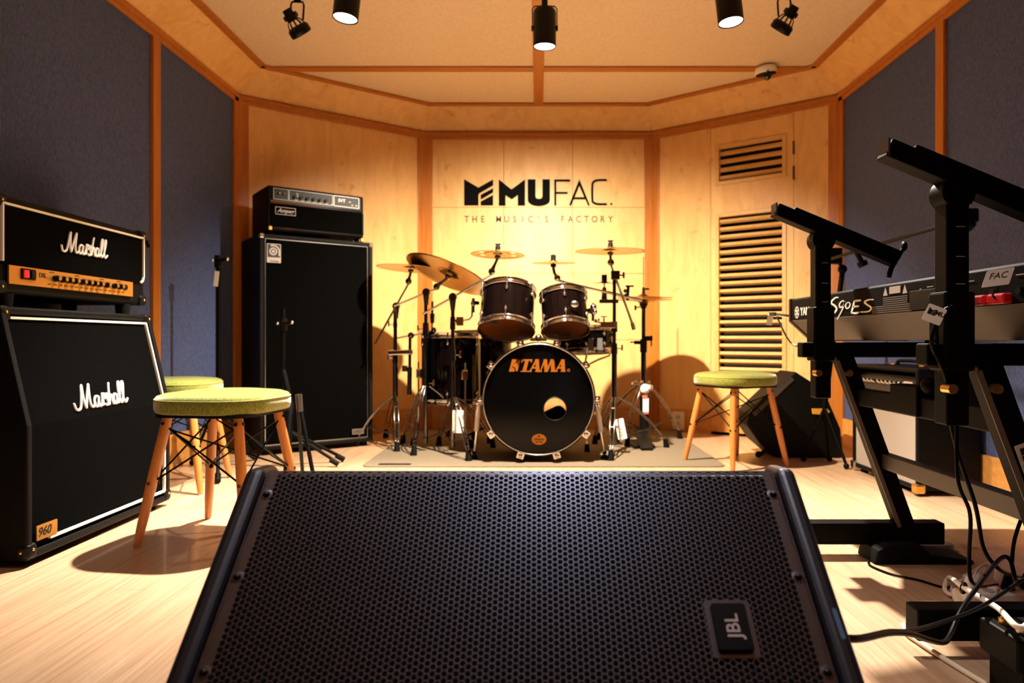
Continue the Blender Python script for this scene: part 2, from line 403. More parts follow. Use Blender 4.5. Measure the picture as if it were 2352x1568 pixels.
# trims
tn = [0]
def trim(mb, mt=None, bevel=0.003):
    tn[0] += 1; return mb.build('trim_%d' % tn[0], mt or redwood, kind='structure', bevel=bevel)
for M, s in ((AL, -1), (AR, 1)):                  # corner posts
    t_ = MB(); t_.box((0.030, ZW / 2, 0.006), (0.056, ZW, 0.014), M); trim(t_)
    t_ = MB(); t_.box((s * (XB - 0.030), YB - 0.007, ZW / 2), (0.056, 0.014, ZW)); trim(t_)
    t_ = MB(); t_.box((LW - 0.034, ZW / 2, 0.006), (0.066, ZW, 0.014), M); t_.box((LW - 0.012, ZW / 2, 0.010), (0.022, ZW, 0.022), M); trim(t_)
    t_ = MB(); t_.box((s * (XW - 0.008), YC - 0.032, ZW / 2), (0.016, 0.062, ZW)); trim(t_)
    t_ = MB(); t_.box((LW / 2, (ZT + ZW) / 2, 0.008), (LW, ZW - ZT, 0.016), M); t_.box((LW / 2, ZW - 0.011, 0.012), (LW, 0.022, 0.024), M); trim(t_, redwood_h)
    t_ = MB(); t_.box((s * (XW - 0.008), (YC + YF) / 2, (ZT + ZW) / 2), (0.016, YC - YF, ZW - ZT)); t_.box((s * (XW - 0.012), (YC + YF) / 2, ZW - .011), (0.024, YC - YF, 0.022)); trim(t_, redwood_h)
    for y in ((3.33, 1.6) if s < 0 else (3.17, 1.5)):
        t_ = MB(); t_.box((s * (XW - 0.009), y, ZT / 2), (0.018, 0.064, ZT)); trim(t_)
t_ = MB(); t_.box((0, YB - 0.008, (ZT + ZW) / 2), (2 * XB, 0.016, ZW - ZT)); t_.box((0, YB - 0.012, ZW - 0.011), (2 * XB, 0.024, 0.022)); trim(t_, redwood_h)
# sloping cove between walls and ceiling, and the moulding along its top
for i, (a, b) in enumerate(zip(range(5), range(1, 6))):
    A, B, C, D = OCT[a], OCT[b], INN[b], INN[a]
    m = MB(); vs = [(*A, ZW), (*B, ZW), (*C, ZC), (*D, ZC)]
    up = [(x * 1.01, y * 1.004 + 0.02, z + 0.03) for x, y, z in vs]
    m.add(vs + up, [(0, 1, 2, 3), (7, 6, 5, 4), (0, 4, 5, 1), (1, 5, 6, 2), (2, 6, 7, 3), (3, 7, 4, 0)])
    trim(m, birch, 0)
    m = MB(); p, q = V((*D, ZC)), V((*C, ZC)); d = (q - p).normalized(); n = V((d.y, -d.x, 0))
    m.add([p, q, q + n * 0.045, p + n * 0.045] + [v - V((0, 0, 0.014)) for v in (p, q, q + n * 0.045, p + n * 0.045)],
          [(0, 1, 2, 3), (7, 6, 5, 4), (0, 4, 5, 1), (1, 5, 6, 2), (2, 6, 7, 3), (3, 7, 4, 0)]); trim(m, redwood_h)
m = MB(); m.box((0, (YBI + YF) / 2, ZC - 0.006), (0.062, YBI - YF, 0.012)); trim(m)
for y in (4.20, 1.9, -0.4):
    m = MB(); m.box((0, y, ZC - 0.005), (2 * XI - 0.02, 0.07, 0.010)); trim(m, redwood_h)
# baseboards
bb = wood_mat('baseboard_wood', (0.55, 0.24, 0.05), (0.62, 0.30, 0.075), (0.68, 0.34, 0.1), 1.0, 0.35, 0.3, 0)
m = MB(); m.box((0, YB - 0.006, 0.079), (2 * XB - .11, 0.014, 0.158)); m.build('baseboard_back', bb, kind='structure')
m = MB(); m.box((LW / 2, 0.079, 0.004), (LW - 0.13, 0.158, 0.012), AL); m.build('baseboard_back_left', bb, kind='structure')
m = MB()
for a, b in ((0.06, 0.4425), (0.4455, 0.9985), (1.0015, LW - 0.067)): m.box(((a + b) / 2, 0.09, 0.004), (b - a, 0.136, 0.010), AR)
m.build('baseboard_back_right', bb, kind='structure')
for s, nme in ((-1, 'left'), (1, 'right')):
    m = MB(); m.box((s * (XW - 0.007), (YC + YF) / 2, 0.085), (0.014, YC - YF - .1, 0.17)); m.build('baseboard_' + nme, bb, kind='structure')

# ------------------------------------------------------------------ wall sign
YS = YB - 0.003
def zoomM(ox, oy, sc_, d):
    """maps flat outlines traced in a magnified crop on to the plane y = d, facing the room"""
    k = d / (F * sc_)
    o = P(ox, oy, d)
    return Matrix(((k, 0, 0, o.x), (0, 0, -1, d), (0, -k, 0, o.z), (0, 0, 0, 1)))
SM = zoomM(1040, 380, 5.88, YB); SM[1][3] = YB - 0.004
sign = thing('wall_sign', 'large black cut-out letters reading MUFAC with tagline on the back wall above the drums', 'sign', P(1237, 540, YB), 0)
U = [(1012, 188), (1118, 188), (1118, 420), (1128, 442), (1150, 450), (1180, 450), (1200, 442), (1210, 420), (1210, 188), (1312, 188), (1312, 470), (1300, 505), (1260, 530), (1210, 545), (1162, 550), (1110, 545), (1060, 530), (1022, 500), (1012, 470)]
Cc = cr([(2080, 198, 0), (1960, 200, 0), (1905, 220, 0), (1884, 265, 0), (1884, 460, 0), (1900, 500, 0), (1955, 521, 0), (2080, 523, 0)], 4)
Cc = [(p.x, p.y) for p in Cc]
def ribbon(pts, w_):
    L = []; R = []; n = len(pts)
    for i, (x, y) in enumerate(pts):
        a = pts[max(i - 1, 0)]; b = pts[min(i + 1, n - 1)]; dx, dy = b[0] - a[0], b[1] - a[1]; l = math.hypot(dx, dy)
        L.append((x - dy / l * w_ / 2, y + dx / l * w_ / 2)); R.append((x + dy / l * w_ / 2, y - dx / l * w_ / 2))
    return L + R[::-1]
emblem = [[(155, 188), (347, 300), (545, 190), (545, 270), (358, 378), (348, 400), (348, 540), (155, 540)],
          [(378, 397), (545, 308), (545, 365), (378, 462)], [(378, 487), (545, 397), (545, 540), (378, 540)]]
_, o = poly_part('emblem', emblem, SM, cutblk, sign, 0.002)
for nm, pl in (('letter', [[(622, 188), (793, 325), (976, 188), (976, 543), (878, 543), (878, 400), (797, 458), (713, 402), (713, 543), (622, 543)]]), ('letter', [U]),
               ('letter', [[(1370, 190), (1580, 190), (1590, 205), (1580, 218), (1398, 218), (1398, 358), (1545, 358), (1555, 371), (1545, 384), (1398, 384), (1398, 535), (1385, 547), (1370, 535)]]),
               ('letter', [[(1708, 188), (1848, 530), (1842, 543), (1825, 540), (1790, 458), (1632, 458), (1598, 540), (1580, 545), (1572, 530)], [(1708, 275), (1645, 430), (1775, 430)]]),
               ('letter', [ribbon(Cc, 28)]), ('full_stop', [[(2140 + 15 * math.cos(a * PI / 6), 521 + 15 * math.sin(a * PI / 6)) for a in range(12)]])):
    poly_part(nm, pl, SM, cutblk, sign, 0.002)
Msub = Matrix(((1, 0, 0, P(1237, 504, YB).x), (0, 0, -1, YB - 0.002), (0, 1, 0, P(1237, 504, YB).z), (0, 0, 0, 1)))
def spaced(txt, x0, x1, y, size, Mz, mt, parent, name, d=YB, w_=None):
    """one line of letters spread evenly between two photo columns"""
    Mx = Matrix(((1, 0, 0, 0), (0, 0, -1, d - 0.003), (0, 1, 0, P(0, y, d).z), (0, 0, 0, 1)))
    n = len(txt)
    for i, ch in enumerate(txt):
        if ch == ' ': continue
        M = Mx.copy(); M[0][3] = P(x0 + (x1 - x0) * i / (n - 1), y, d).x
        text_part(name, ch, size, M, mt, parent, off=0.0006, sx=0.85)
spaced("THE MUSIC'S FACTORY", 1072, 1402, 504, 0.066, None, mat('dark_brown_small_letters', (0.03, 0.02, 0.008), 0.6), sign, 'small_letter')

# ------------------------------------------------------------------ ceiling fixtures
def can_light(label, px, py_b, d, kind, tilt, aim, L=0.19, R=0.052, top=None, yoke=False, group='cylinder spotlights'):
    b = P(px, py_b, d); axis = V((tilt[0], tilt[1], 1)).normalized(); tp = b + axis * L
    t_ = thing('ceiling_spotlight', label, 'spotlight', (tp.x, tp.y, ZC - 0.001), 0, group)
    M = frame(b, axis)
    m = MB(); m.lathe([(R, 0), (R, L - 0.012), (R * 0.9, L), (1e-4, L)], M, 28); m.lathe([(R - 0.004, L - .02), (R - 0.004, 0), (R, 0)], M, 28)
    m.build('housing', satinblk, t_)
    if yoke:
        m = MB(); m.cyl(b + axis * L * 0.5 + V((-R - .009, 0, 0)), b + axis * L * 0.5 + V((R + .009, 0, 0)), 0.012, n=10); m.build('pivot_knob', satinblk, t_)
        m = MB(); z = tp.z
        m.tube([b + axis * L * .5 + V((-R - .004, 0, 0)), V((tp.x - R - .004, tp.y, z + .005)), V((tp.x - R + .006, tp.y, z + .016)), V((tp.x - .012, tp.y, z + .018)), V((tp.x, tp.y, z + .026)), V((tp.x + .012, tp.y, z + .018)), V((tp.x + R - .006, tp.y, z + .016)), V((tp.x + R + .004, tp.y, z + .005)), b + axis * L * .5 + V((R + .004, 0, 0))], 0.0028, 6)
        m.build('yoke', satinblk, t_)
        m = MB(); m.tube(cr([(tp.x, tp.y, z + .03), (tp.x + .02, tp.y, z + .005), (tp.x + .04, tp.y + .01, z + .01), (tp.x + .025, tp.y + .02, z - .004)]), 0.002, 6); m.build('wire', cableblk, t_)
    m = MB(); m.cyl((tp.x, tp.y, tp.z + (0.02 if yoke else -0.005)), (tp.x, tp.y, ZC - 0.03), 0.014 if yoke else 0.010, n=12); m.build('stem', satinblk, t_)
    m = MB(); m.box((tp.x, tp.y, ZC - 0.026), (0.05, 0.14, 0.028)); m.build('mounting_base', satinblk, t_, bevel=.003)
    m = MB(); m.lathe([(R - 0.005, 0.004), (R * 0.6, 0.009), (1e-4, 0.010)], M, 28); m.build('lamp_face', lampm, t_)
    lamp_light(kind, b - axis * 0.012, V(aim), t_, W[t_.name].inverted())
    return t_
can_light('left black cylinder spotlight with glowing face above the front green stool', 793, 43, 2.75, 'can_left', (0.10, 0.04), (-0.92, 2.5, 0), 0.24, 0.050)
can_light('middle black cylinder spotlight in a wire yoke, hanging above the drum kit', 1251, 108, 3.17, 'can_centre', (0.0, -0.05), (0.0, 4.25, 0.0), 0.165, 0.0515, yoke=True)
can_light('right black cylinder spotlight with glowing face nearest the keyboard stand', 1679, 52, 2.75, 'can_right', (-0.10, 0.04), (0.9, 2.05, 0), 0.24, 0.050)
can_light('black cylinder spotlight on the ceiling left of the camera', 500, -900, 1.3, 'can_rear', (0, 0), (-0.9, 1.4, 0), 0.16, 0.05, group='cylinder spotlights out of view')
can_light('black cylinder spotlight on the ceiling right of the camera', 1330, -1150, 1.14, 'can_rear_right', (0, 0), (0.15, 0.95, 0), 0.16, 0.05, group='cylinder spotlights out of view')
def track_head(label, px, py, d, s):
    c = P(px, py, d)
    t_ = thing('track_spotlight', label, 'spotlight', (c.x, c.y, ZC - 0.001), 0, 'small gimbal spotlights')
    m = MB(); m.box((c.x - s * .01, c.y, ZC - .018), (.05, .10, .036)); m.cyl((c.x - s * .01, c.y, ZC - .04), (c.x - s * .01, c.y, c.z + .118), .017, n=12); m.build('mounting_base', satinblk, t_, bevel=.002)
    a = V((c.x - s * .01, c.y, c.z + .118))
    m = MB()
    for e in (-1, 1):
        m.tube([a, a + V((e * .025, 0, -.004)), a + V((e * .030, 0, -.02)), a + V((e * .026, 0, -.085))], 0.0045, 8)
    m.build('gimbal_arm', satinblk, t_)
    ax = V((-s * 0.42, -0.55, 0.72)).normalized(); b = c + V((s * .012, 0, -.035))
    M = frame(b, ax)
    m = MB(); m.lathe([(.046, 0), (.050, .004), (.050, .030), (.042, .040), (.026, .040)], M, 24); m.lathe([(.042, .01), (1e-4, .015)], M, 24); m.build('lamp_ring', satinblk, t_)
    m = MB()
    for q in range(10):
        an = 2 * PI * q / 10
        m.tube([M @ V((.040 * math.cos(an), .040 * math.sin(an), .038)), M @ V((.034 * math.cos(an), .034 * math.sin(an), .058)), M @ V((.022 * math.cos(an), .022 * math.sin(an), .072))], .0022, 5)
    m.cyl(M @ V((0, 0, .066)), M @ V((0, 0, .118)), .026, .020, n=16); m.build('heat_sink', satinblk, t_)
    m = MB(); m.cyl(M @ V((-.032, 0, .085)), M @ V((.032, 0, .085)), .012, n=10); m.build('pivot_knob', satinblk, t_)
track_head('small black gimbal spotlight, unlit, left of the left cylinder spotlight', 688, 62, 3.2, 1)
track_head('small black gimbal spotlight, unlit, right of the right cylinder spotlight', 1796, 54, 3.2, -1)
# dome camera on the cove
c = P(1759, 168, 4.16)
dm = thing('dome_camera', 'round white security camera with a black dome, on the ceiling edge at the right', 'security camera', (c.x, c.y, ZC - 0.03))
ax = V((0.12, 0.10, -1)).normalized(); M = frame(c + V((0, 0, .012)), ax)
m = MB(); m.lathe([(1e-4, -.025), (.058, -.025), (.064, -.010), (.064, .012), (.060, .016), (1e-4, .017)], M, 32); m.build('base', white, dm)
m = MB(); m.lathe([(.060, .0165), (.058, .022), (.040, .027), (1e-4, .028)], M, 32); m.build('collar', satinblk, dm)
m = MB(); m.sphere(M @ V((0.006, 0, .028)), .027, 20); m.build('dome', mat('dark_glass', (.004, .004, .004), .05, coat=1), dm)
m = MB(); m.cyl(M @ V((-.01, .045, .014)), M @ V((-.01, .068, .014)), .006, n=8); m.build('screw', mat('blue_screw', (.02, .03, .2), .4), dm)

# wall socket
M = AR @ Matrix.Translation((0.2105, 0.077, 0.0))
ws = thing('wall_socket', 'white double wall socket low on the right angled wall behind the drum rug', 'socket', AR @ V((0.2105, 0.014, 0)))
m = MB(); m.prism(rrect(.088, .124, .006), 0.008, .018, M); m.build('cover_plate', white, ws, bevel=.002)
for dz in (-.022, .024):
    m = MB(); m.lathe([(.019, .0183), (.019, .0195), (.016, .0195), (.014, .0186), (1e-4, .0186)], M @ Matrix.Translation((0, dz, 0)), 20); m.build('outlet', mat('grey_white_plastic', (.6, .6, .58), .5), ws)
    m = MB()
    for e in (-1, 1): m.cyl(M @ V((e * .007, dz, .0186)), M @ V((e * .007, dz, .0196)), .0028, n=8)
    m.build('pin_hole', inkblk, ws)

# wall speaker, a sliver in the upper left corner
spk = thing('wall_speaker', 'black loudspeaker hung on the left wall above the amplifier, only its edge in view', 'speaker', (-1.757, 2.02, 1.28))
m = MB(); m.box((-1.757, 2.02, 1.59), (0.125, 0.36, 0.62)); m.build('cabinet', blackplastic, spk, bevel=.01)
m = MB(); m.box((-1.69, 2.02, 1.59), (0.008, 0.32, 0.58)); m.build('grille', cloth_blk, spk, bevel=.003)
m = MB(); m.box((-1.8275, 2.02, 1.6), (0.02, 0.1, 0.2)); m.build('wall_bracket', satinblk, spk)

# ------------------------------------------------------------------ rug
RX0, RX1, RY0, RY1 = -0.897, 0.948, 3.51, 4.94
m = MB(); m.prism(rrect(RX1 - RX0, RY1 - RY0, .05, 5, (RX0 + RX1) / 2, (RY0 + RY1) / 2), 0.0, 0.006)
rug = m.build('drum_rug', rugm, bevel=.002, label='grey-brown drum rug under the drum kit', cat='rug')
a, b = FL(842, 1069), FL(924, 1063)
m = MB(); m.box((-.835 + .10, 3.565, .0068), (.165, .042, .0012)); m.build('label_strip', inkblk, rug, label='black label strip near the front left corner')

# ------------------------------------------------------------------ stools
def rsq(w_, r, k=8): return rrect(w_, w_, r, k)
def make_stool(label, loc, rz, foot=0.18, top=0.085, leg_off=0.0):
    t_ = thing('stool', label, 'stool', loc, rz, 'green upholstered stools')
    lo = dict(local=True)
    m = MB(); layers = [(a - .033, b + .022, c) for a, b, c in [(0.392, .104, .412), (0.400, .11, .414), (0.405, .11, .424), (0.406, .11, .444), (0.402, .11, .456), (0.390, .105, .465), (0.36, .10, .4715), (0.28, .10, .477), (0.18, .06, .479)]]
    vs = []; n = None
    for w_, r, z in layers:
        p = rsq(w_, min(r, w_ * .48)); n = len(p); vs += [(x, y, z) for x, y in p]
    fs = [(i * n + q, i * n + (q + 1) % n, (i + 1) * n + (q + 1) % n, (i + 1) * n + q) for i in range(len(layers) - 1) for q in range(n)]
    fs += [tuple(range((len(layers) - 1) * n, len(layers) * n)), tuple(range(n))[::-1]]
    m.add(vs, fs, True); seat = m.build('seat', greenfab, t_, **lo)
    m = MB(); p = rsq(0.3705, .132, 10); m.tube([(x, y, .4545) for x, y in p] + [(p[0][0], p[0][1], .4545)], .0016, 5); m.build('seam', mat('pale_thread', (.42, .42, .12), .7), seat, local=True)
    m = MB(); m.prism(rsq(.34, .08), .402, .4125); m.build('seat_base', satinblk, t_, **lo)
    cs = [(-1, -1), (1, -1), (1, 1), (-1, 1)]
    up = [V((a * top * 1.4, b * top * 1.4, .405)) for a, b in cs]; dn = [V((a * foot, b * foot, .006)) for a, b in cs]
    for i in range(4):
        m = MB(); d = dn[i] - up[i]
        m.tube([up[i], up[i] + d * .06, up[i] + d * .45, up[i] + d * .8, dn[i]], [.0135, .0155, .0165, .0145, .0115], 14)
        lg = m.build('leg', legwood, t_, **lo)
        m = MB(); m.cyl(dn[i] - V((0, 0, .006)), dn[i] + V((0, 0, .003)), .0095, n=10); m.build('glide', mat('translucent_glide', (.6, .5, .42), .5), lg, **lo)
        out = V((cs[i][0], cs[i][1], 0)).normalized()
        m = MB()
        for u in (.06, .52):
            c_ = up[i] + d * u
            for dr in (V((cs[i][0], 0, 0)), V((0, cs[i][1], 0))):
                m.cyl(c_ + dr * .012, c_ + dr * .0185, .0055, n=8)
        m.build('bolt', gunmetal, lg, **lo)
    m = MB()
    for i in range(4):
        j = (i + 1) % 4
        a0 = up[i].lerp(dn[i], .08) ; b0 = up[j].lerp(dn[j], .52); a1 = up[j].lerp(dn[j], .08); b1 = up[i].lerp(dn[i], .52)
        m.cyl(a0, b0, .0032, n=6); m.cyl(a1, b1, .0032, n=6)
        m.sphere(up[i].lerp(dn[i], .52) * 0.94 + V((0, 0, .012)), .009, 8)
    for i in range(4): m.bar(up[i], up[(i + 1) % 4], .012, .006)
    m.cyl(up[0].lerp(dn[0], .1), up[2].lerp(dn[2], .52), .003, n=6); m.cyl(up[1].lerp(dn[1], .1), up[3].lerp(dn[3], .52), .003, n=6)
    m.build('wire_brace', standblk, t_, **lo)
    return t_
make_stool('brightly lit green fabric stool with wooden legs, nearest the left amplifier stack', (-1.035, 2.30, 0), math.radians(-8))
make_stool('shaded green fabric stool half hidden behind the left amplifier stack', (-1.60, 3.05, 0), math.radians(6))
make_stool('green fabric stool with wooden legs at the right corner of the drum rug', (1.02, 3.62, 0.0), math.radians(27))

# ------------------------------------------------------------------ left amplifier stack
def script(M, k, r):
    """the cursive word on the amplifiers as raised strokes; unit width"""
    S = [[(0.0, .13), (.015, .04), (.06, .015), (.10, .06), (.135, .22), (.165, .40), (.185, .455)],
         [(.185, .455), (.175, .30), (.175, .14), (.19, .035)], [(.19, .035), (.235, .22), (.29, .42), (.305, .46)],
         [(.305, .46), (.285, .28), (.275, .13), (.29, .045), (.325, .04), (.36, .10)],
         [(.435, .21), (.395, .225), (.36, .17), (.35, .08), (.375, .03), (.41, .06), (.44, .20)], [(.44, .21), (.425, .10), (.435, .035), (.465, .04), (.49, .12)],
         [(.485, .05), (.50, .17), (.515, .26), (.525, .235), (.555, .25), (.545, .16)], [(.50, .045), (.51, .12)],
         [(.545, .05), (.565, .03), (.595, .05), (.60, .10), (.585, .16), (.60, .25)], [(.60, .25), (.615, .20)],
         [(.615, .04), (.635, .20), (.66, .38), (.675, .44)], [(.625, .10), (.66, .21), (.685, .20), (.68, .09), (.695, .04), (.72, .08)],
         [(.775, .21), (.745, .225), (.715, .16), (.715, .07), (.74, .035), (.77, .08), (.785, .21)], [(.785, .21), (.775, .10), (.785, .045), (.81, .06)],
         [(.81, .06), (.85, .22), (.88, .42), (.865, .45), (.84, .36), (.83, .18), (.84, .06), (.865, .045), (.89, .09)],
         [(.89, .09), (.93, .26), (.955, .42), (.94, .45), (.915, .36), (.905, .18), (.915, .07), (.945, .04), (.985, .10)]]
    m = MB()
    for st in S:
        pts = cr([(x, y * .62, 0) for x, y in st], 5)
        m.tube([M @ V((p.x * k, p.y * k, 0.003)) for p in pts], r, 7)
        for e in (pts[0], pts[-1]): m.sphere(M @ V((e.x * k, e.y * k, .003)), r, 8)
    return m
def side_frame(x, y, z, tilt=0.0):
    """frame on a face that looks to +X: local x runs along +Y, local y up, local z out"""
    d = V((0, 1, 0)); n = V((math.cos(tilt), 0, math.sin(tilt))); u = n.cross(d)
    M = Matrix((d, u, n)).transposed().to_4x4(); M.translation = V((x, y, z)); return M
Y0, Y1 = 1.955, 2.715
cab = thing('guitar_cabinet', 'tall black slanted guitar speaker cabinet with white script logo, floor unit of the left stack', 'speaker cabinet', (-1.62, 2.335, 0))
prof = [(-1.435, .02), (-1.435, .40), (-1.512, .738), (-1.815, .738), (-1.815, .02)]
inn = [(-1.447, .045), (-1.447, .398), (-1.519, .715), (-1.80, .715), (-1.80, .045)]
XZ = Matrix(((1, 0, 0, 0), (0, 0, 1, 0), (0, 1, 0, 0), (0, 0, 0, 1)))
m = MB()
m.prism(prof, Y0, Y0 + .022, XZ); m.prism(prof, Y1 - .022, Y1, XZ)
m.box((-1.663, (Y0 + Y1) / 2, .727), (.303, Y1 - Y0 - .04, .022)); m.box((-1.625, (Y0 + Y1) / 2, .032), (.38, Y1 - Y0 - .04, .024)); m.box((-1.808, (Y0 + Y1) / 2, .38), (.014, Y1 - Y0 - .04, .70))
m.build('cabinet_shell', tolex, cab, bevel=.006)
m = MB(); m.prism(inn, Y0 + .024, Y1 - .024, XZ); m.build('grille_cloth', cloth_blk, cab)
m = MB(); yy0, yy1 = Y0 + .036, Y1 - .036
def fr(z):  # X of the slanted front at height z
    return -1.440 if z < .4 else -1.440 - (z - .4) * .077 / .338
loop = [(fr(.055), yy0 + .06, .062), (fr(.055), yy1, .062), (fr(.4), yy1, .4), (fr(.706) - .003, yy1, .706), (fr(.706) - .003, yy0, .706)]
for p, q in zip(loop[:-1], loop[1:]): m.bar(p, q, .0085, .007)
m.build('piping', offwhite, cab, label='white piping around the grille')
script(side_frame(-1.452, 2.18, .418, 0.22), .285, .0040).build('script_logo', white, cab, label='white script logo')
m = MB(); Mp = side_frame(-1.438, 2.035, .088); m.prism(rrect(.085, .043, .002), 0, .003, Mp); pl = m.build('model_plate', goldm, cab, label='gold plate reading 960')
text_part('lettering', '960', .036, Mp @ Matrix.Translation((-.012, 0, .0032)), inkblk, pl, shear=.25, off=.0006)
for y in (Y0 + .018, Y1 - .018):
    for x, z in ((-1.452, .045), (-1.528, .718)):
        m = MB(); m.box((x, y, z), (.042, .042, .046)); cp = m.build('corner_protector', satinblk, cab, bevel=.012, seg=3)
        m = MB(); m.sphere((x + .021, y, z + .004), .0045, 8); m.sphere((x, y + (.021 if y > 2.3 else -.021), z), .0045, 8); m.build('screw', brass, cp)
for y in (Y0 + .06, Y1 - .06):
    for x in (-1.48, -1.77):
        m = MB(); m.cyl((x, y, 0), (x, y, .022), .018, n=12); m.build('foot', rubber, cab)
m = MB(); m.box((-1.60, Y0 - .003, .45), (.15, .006, .09)); m.tube(cr([(-1.65, Y0 - .008, .45), (-1.64, Y0 - .03, .45), (-1.56, Y0 - .03, .45), (-1.55, Y0 - .008, .45)]), .008, 8); m.build('side_handle', satinblk, cab)
# amplifier head
HX = -1.528
hd = thing('guitar_amplifier_head', 'black amplifier head with gold control panel standing on the slanted guitar cabinet', 'amplifier', (-1.66, 2.335, .738))
hy0, hy1 = 1.96, 2.712
m = MB(); m.box((-1.665, (hy0 + hy1) / 2, .918), (.262, hy1 - hy0, .284)); m.build('cabinet_shell', tolex, hd, bevel=.014, seg=3)
m = MB(); m.box((HX - .0035, (hy0 + hy1) / 2, .945), (.006, hy1 - hy0 - .05, .17)); m.build('front_cloth', cloth_blk, hd)
m = MB(); a0, a1 = hy0 + .022, hy1 - .022
lp = [(HX + .002, a0, .868), (HX + .002, a0, 1.034), (HX + .002, a1, 1.034), (HX + .002, a1, .885), (HX + .002, a1 - .006, .870), (HX + .002, a1 - .018, .862)]
for p, q in zip(lp[:-1], lp[1:]): m.bar(p, q, .0075, .006)
m.build('piping', offwhite, hd, label='white piping around the front')
script(side_frame(HX + .001, 2.225, .925), .240, .0036).build('script_logo', white, hd, label='white script logo')
m = MB(); m.box((HX + .0015, (2.005 + 2.617) / 2, .832), (.005, .612, .054)); pn = m.build('control_panel', goldm, hd, label='gold control panel')
def hyp(px): return 1.528 * F / (CX - px)
for k, px in enumerate((123, 139, 153, 167, 184, 198, 211, 224, 240, 258, 271)):
    y = hyp(px); m = MB(); m.cyl((HX + .004, y, .836), (HX + .012, y, .836), .0105, n=14); m.cyl((HX + .012, y, .836), (HX + .021, y, .836), .0085, .0078, n=14); kb_ = m.build('knob', satinblk, pn)
    m = MB(); m.cyl((HX + .021, y, .836), (HX + .0222, y, .836), .0066, n=14); m.build('knob_cap', brass, kb_, label='brass knob cap')
y = hyp(284); m = MB(); m.cyl((HX + .004, y, .836), (HX + .010, y, .836), .010, n=14); m.build('input_jack', satinblk, pn)
for px, mt, lb in ((53, redglow, 'glowing red rocker switch'), (69, satinblk, 'black rocker switch')):
    y = hyp(px); m = MB(); m.box((HX + .006, y, .838), (.005, .026, .032)); sw = m.build('switch_frame', satinblk, pn)
    m = MB(); m.box((HX + .010, y, .838), (.006, .017, .022)); m.build('rocker', mt, sw, label=lb)
text_part('lettering', 'DSL', .019, side_frame(HX + .0042, hyp(95), .840), inkblk, pn, off=.0004)
m = MB(); rr = random.Random(3)
for k in range(16):
    y = 2.17 + k * .0255; m.box((HX + .0045, y, .8165), (.0008, .013 + .006 * rr.random(), .0028)); 
for y in (2.18, 2.30, 2.43, 2.53): m.box((HX + .0045, y, .8535), (.0008, .022, .0026))
m.build('printed_captions', inkblk, pn, kind='stuff')
for y in (hy0 + .02, hy1 - .02):
    for z in (.795, 1.043):
        m = MB(); m.box((HX - .018, y, z), (.045, .046, .040)); cp = m.build('corner_protector', satinblk, hd, bevel=.012, seg=3)
        m = MB(); m.sphere((HX + .0045, y, z), .0042, 8); m.build('screw', brass, cp)
for y in (hy0 + .07, hy1 - .10):
    for x in (-1.56, -1.76): m = MB(); m.cyl((x, y, .738), (x, y, .778), .022, .026, n=12); m.build('foot', rubber, hd)
m = MB(); e = V((-1.56, hy1 + .002, 1.04)); m.tube([e, e + V((0, .03, .004)), e + V((.006, .045, -.004)), e + V((.010, .055, -.03))], .006, 8); m.build('side_hook', standblk, hd)

# ------------------------------------------------------------------ bass stack on the left angled wall
RZ = math.radians(36.5)
bc = thing('bass_cabinet', 'refrigerator-sized black bass speaker cabinet with silver piping, left of the drums', 'speaker cabinet', (-1.27, 4.03, 0), RZ)
L = dict(local=True)
m = MB(); w2 = .33
m.box((-w2 + .012, .20, .63), (.024, .40, 1.2)); m.box((w2 - .012, .20, .63), (.024, .40, 1.2)); m.box((0, .20, 1.219), (.62, .40, .022)); m.box((0, .20, .042), (.62, .40, .024)); m.box((0, .39, .63), (.62, .02, 1.16))
m.build('cabinet_shell', tolex, bc, bevel=.006, **L)
m = MB(); m.box((0, .20, .63), (.61, .37, 1.155)); m.build('grille_cloth', cloth_blk, bc, **L)
m = MB(); x, z0, z1, y = .298, .056, 1.205, .010
for p, q in (((-x, y, z0), (-x, y, z1)), ((x, y, z0), (x, y, z1)), ((-x, y, z1), (x, y, z1)), ((-x, y, z0), (x, y, z0))): m.bar(p, q, .0042, .006)
m.build('silver_piping', chrome_d, bc, label='silver piping', **L)
m = MB(); Mb = Matrix.Translation((-.252, .008, 1.125)) @ Matrix(((1, 0, 0, 0), (0, 0, -1, 0), (0, 1, 0, 0), (0, 0, 0, 1)))
m.prism(rrect(.076, .106, .004), 0, .004, Mb); bd = m.build('badge', greyp, bc, label='silver logo badge', **L)
m = MB(); m.prism(rrect(.068, .072, .003, 4, 0, .013), .004, .0046, Mb); m.build('badge_field', inkblk, bd, **L)
m = MB(); Mr = Mb @ Matrix.Translation((-.004, .010, .0048))
def disc_ring(m_, M_, r0, r1, a0=0, a1=360, n=28):
    vs = []; 
    for q in range(n + 1):
        a = math.radians(a0 + (a1 - a0) * q / n); vs += [(r0 * math.cos(a), r0 * math.sin(a), 0), (r1 * math.cos(a), r1 * math.sin(a), 0)]
    m_.add(vs, [(2 * q, 2 * q + 1, 2 * q + 3, 2 * q + 2) for q in range(n)], False, M_)
disc_ring(m, Mr, .0001, .009); disc_ring(m, Mr, .014, .022); disc_ring(m, Mr, .029, .037, 0, 115); m.add([(.029, -.024, 0), (.037, -.024, 0), (.037, .001, 0), (.029, .001, 0)], [(0, 1, 2, 3)], False, Mr)
m.build('badge_emblem', greyp, bd, fix=False, **L)
text_part('badge_lettering', 'Ampeg', .017, Mb @ Matrix.Translation((0, -.043, .0048)), inkblk, bd, shear=.35, local=True)
m = MB(); m.box((.235, -.002, .095), (.075, .008, .032)); m.build('input_plate', chrome_d, bc, bevel=.002, **L)
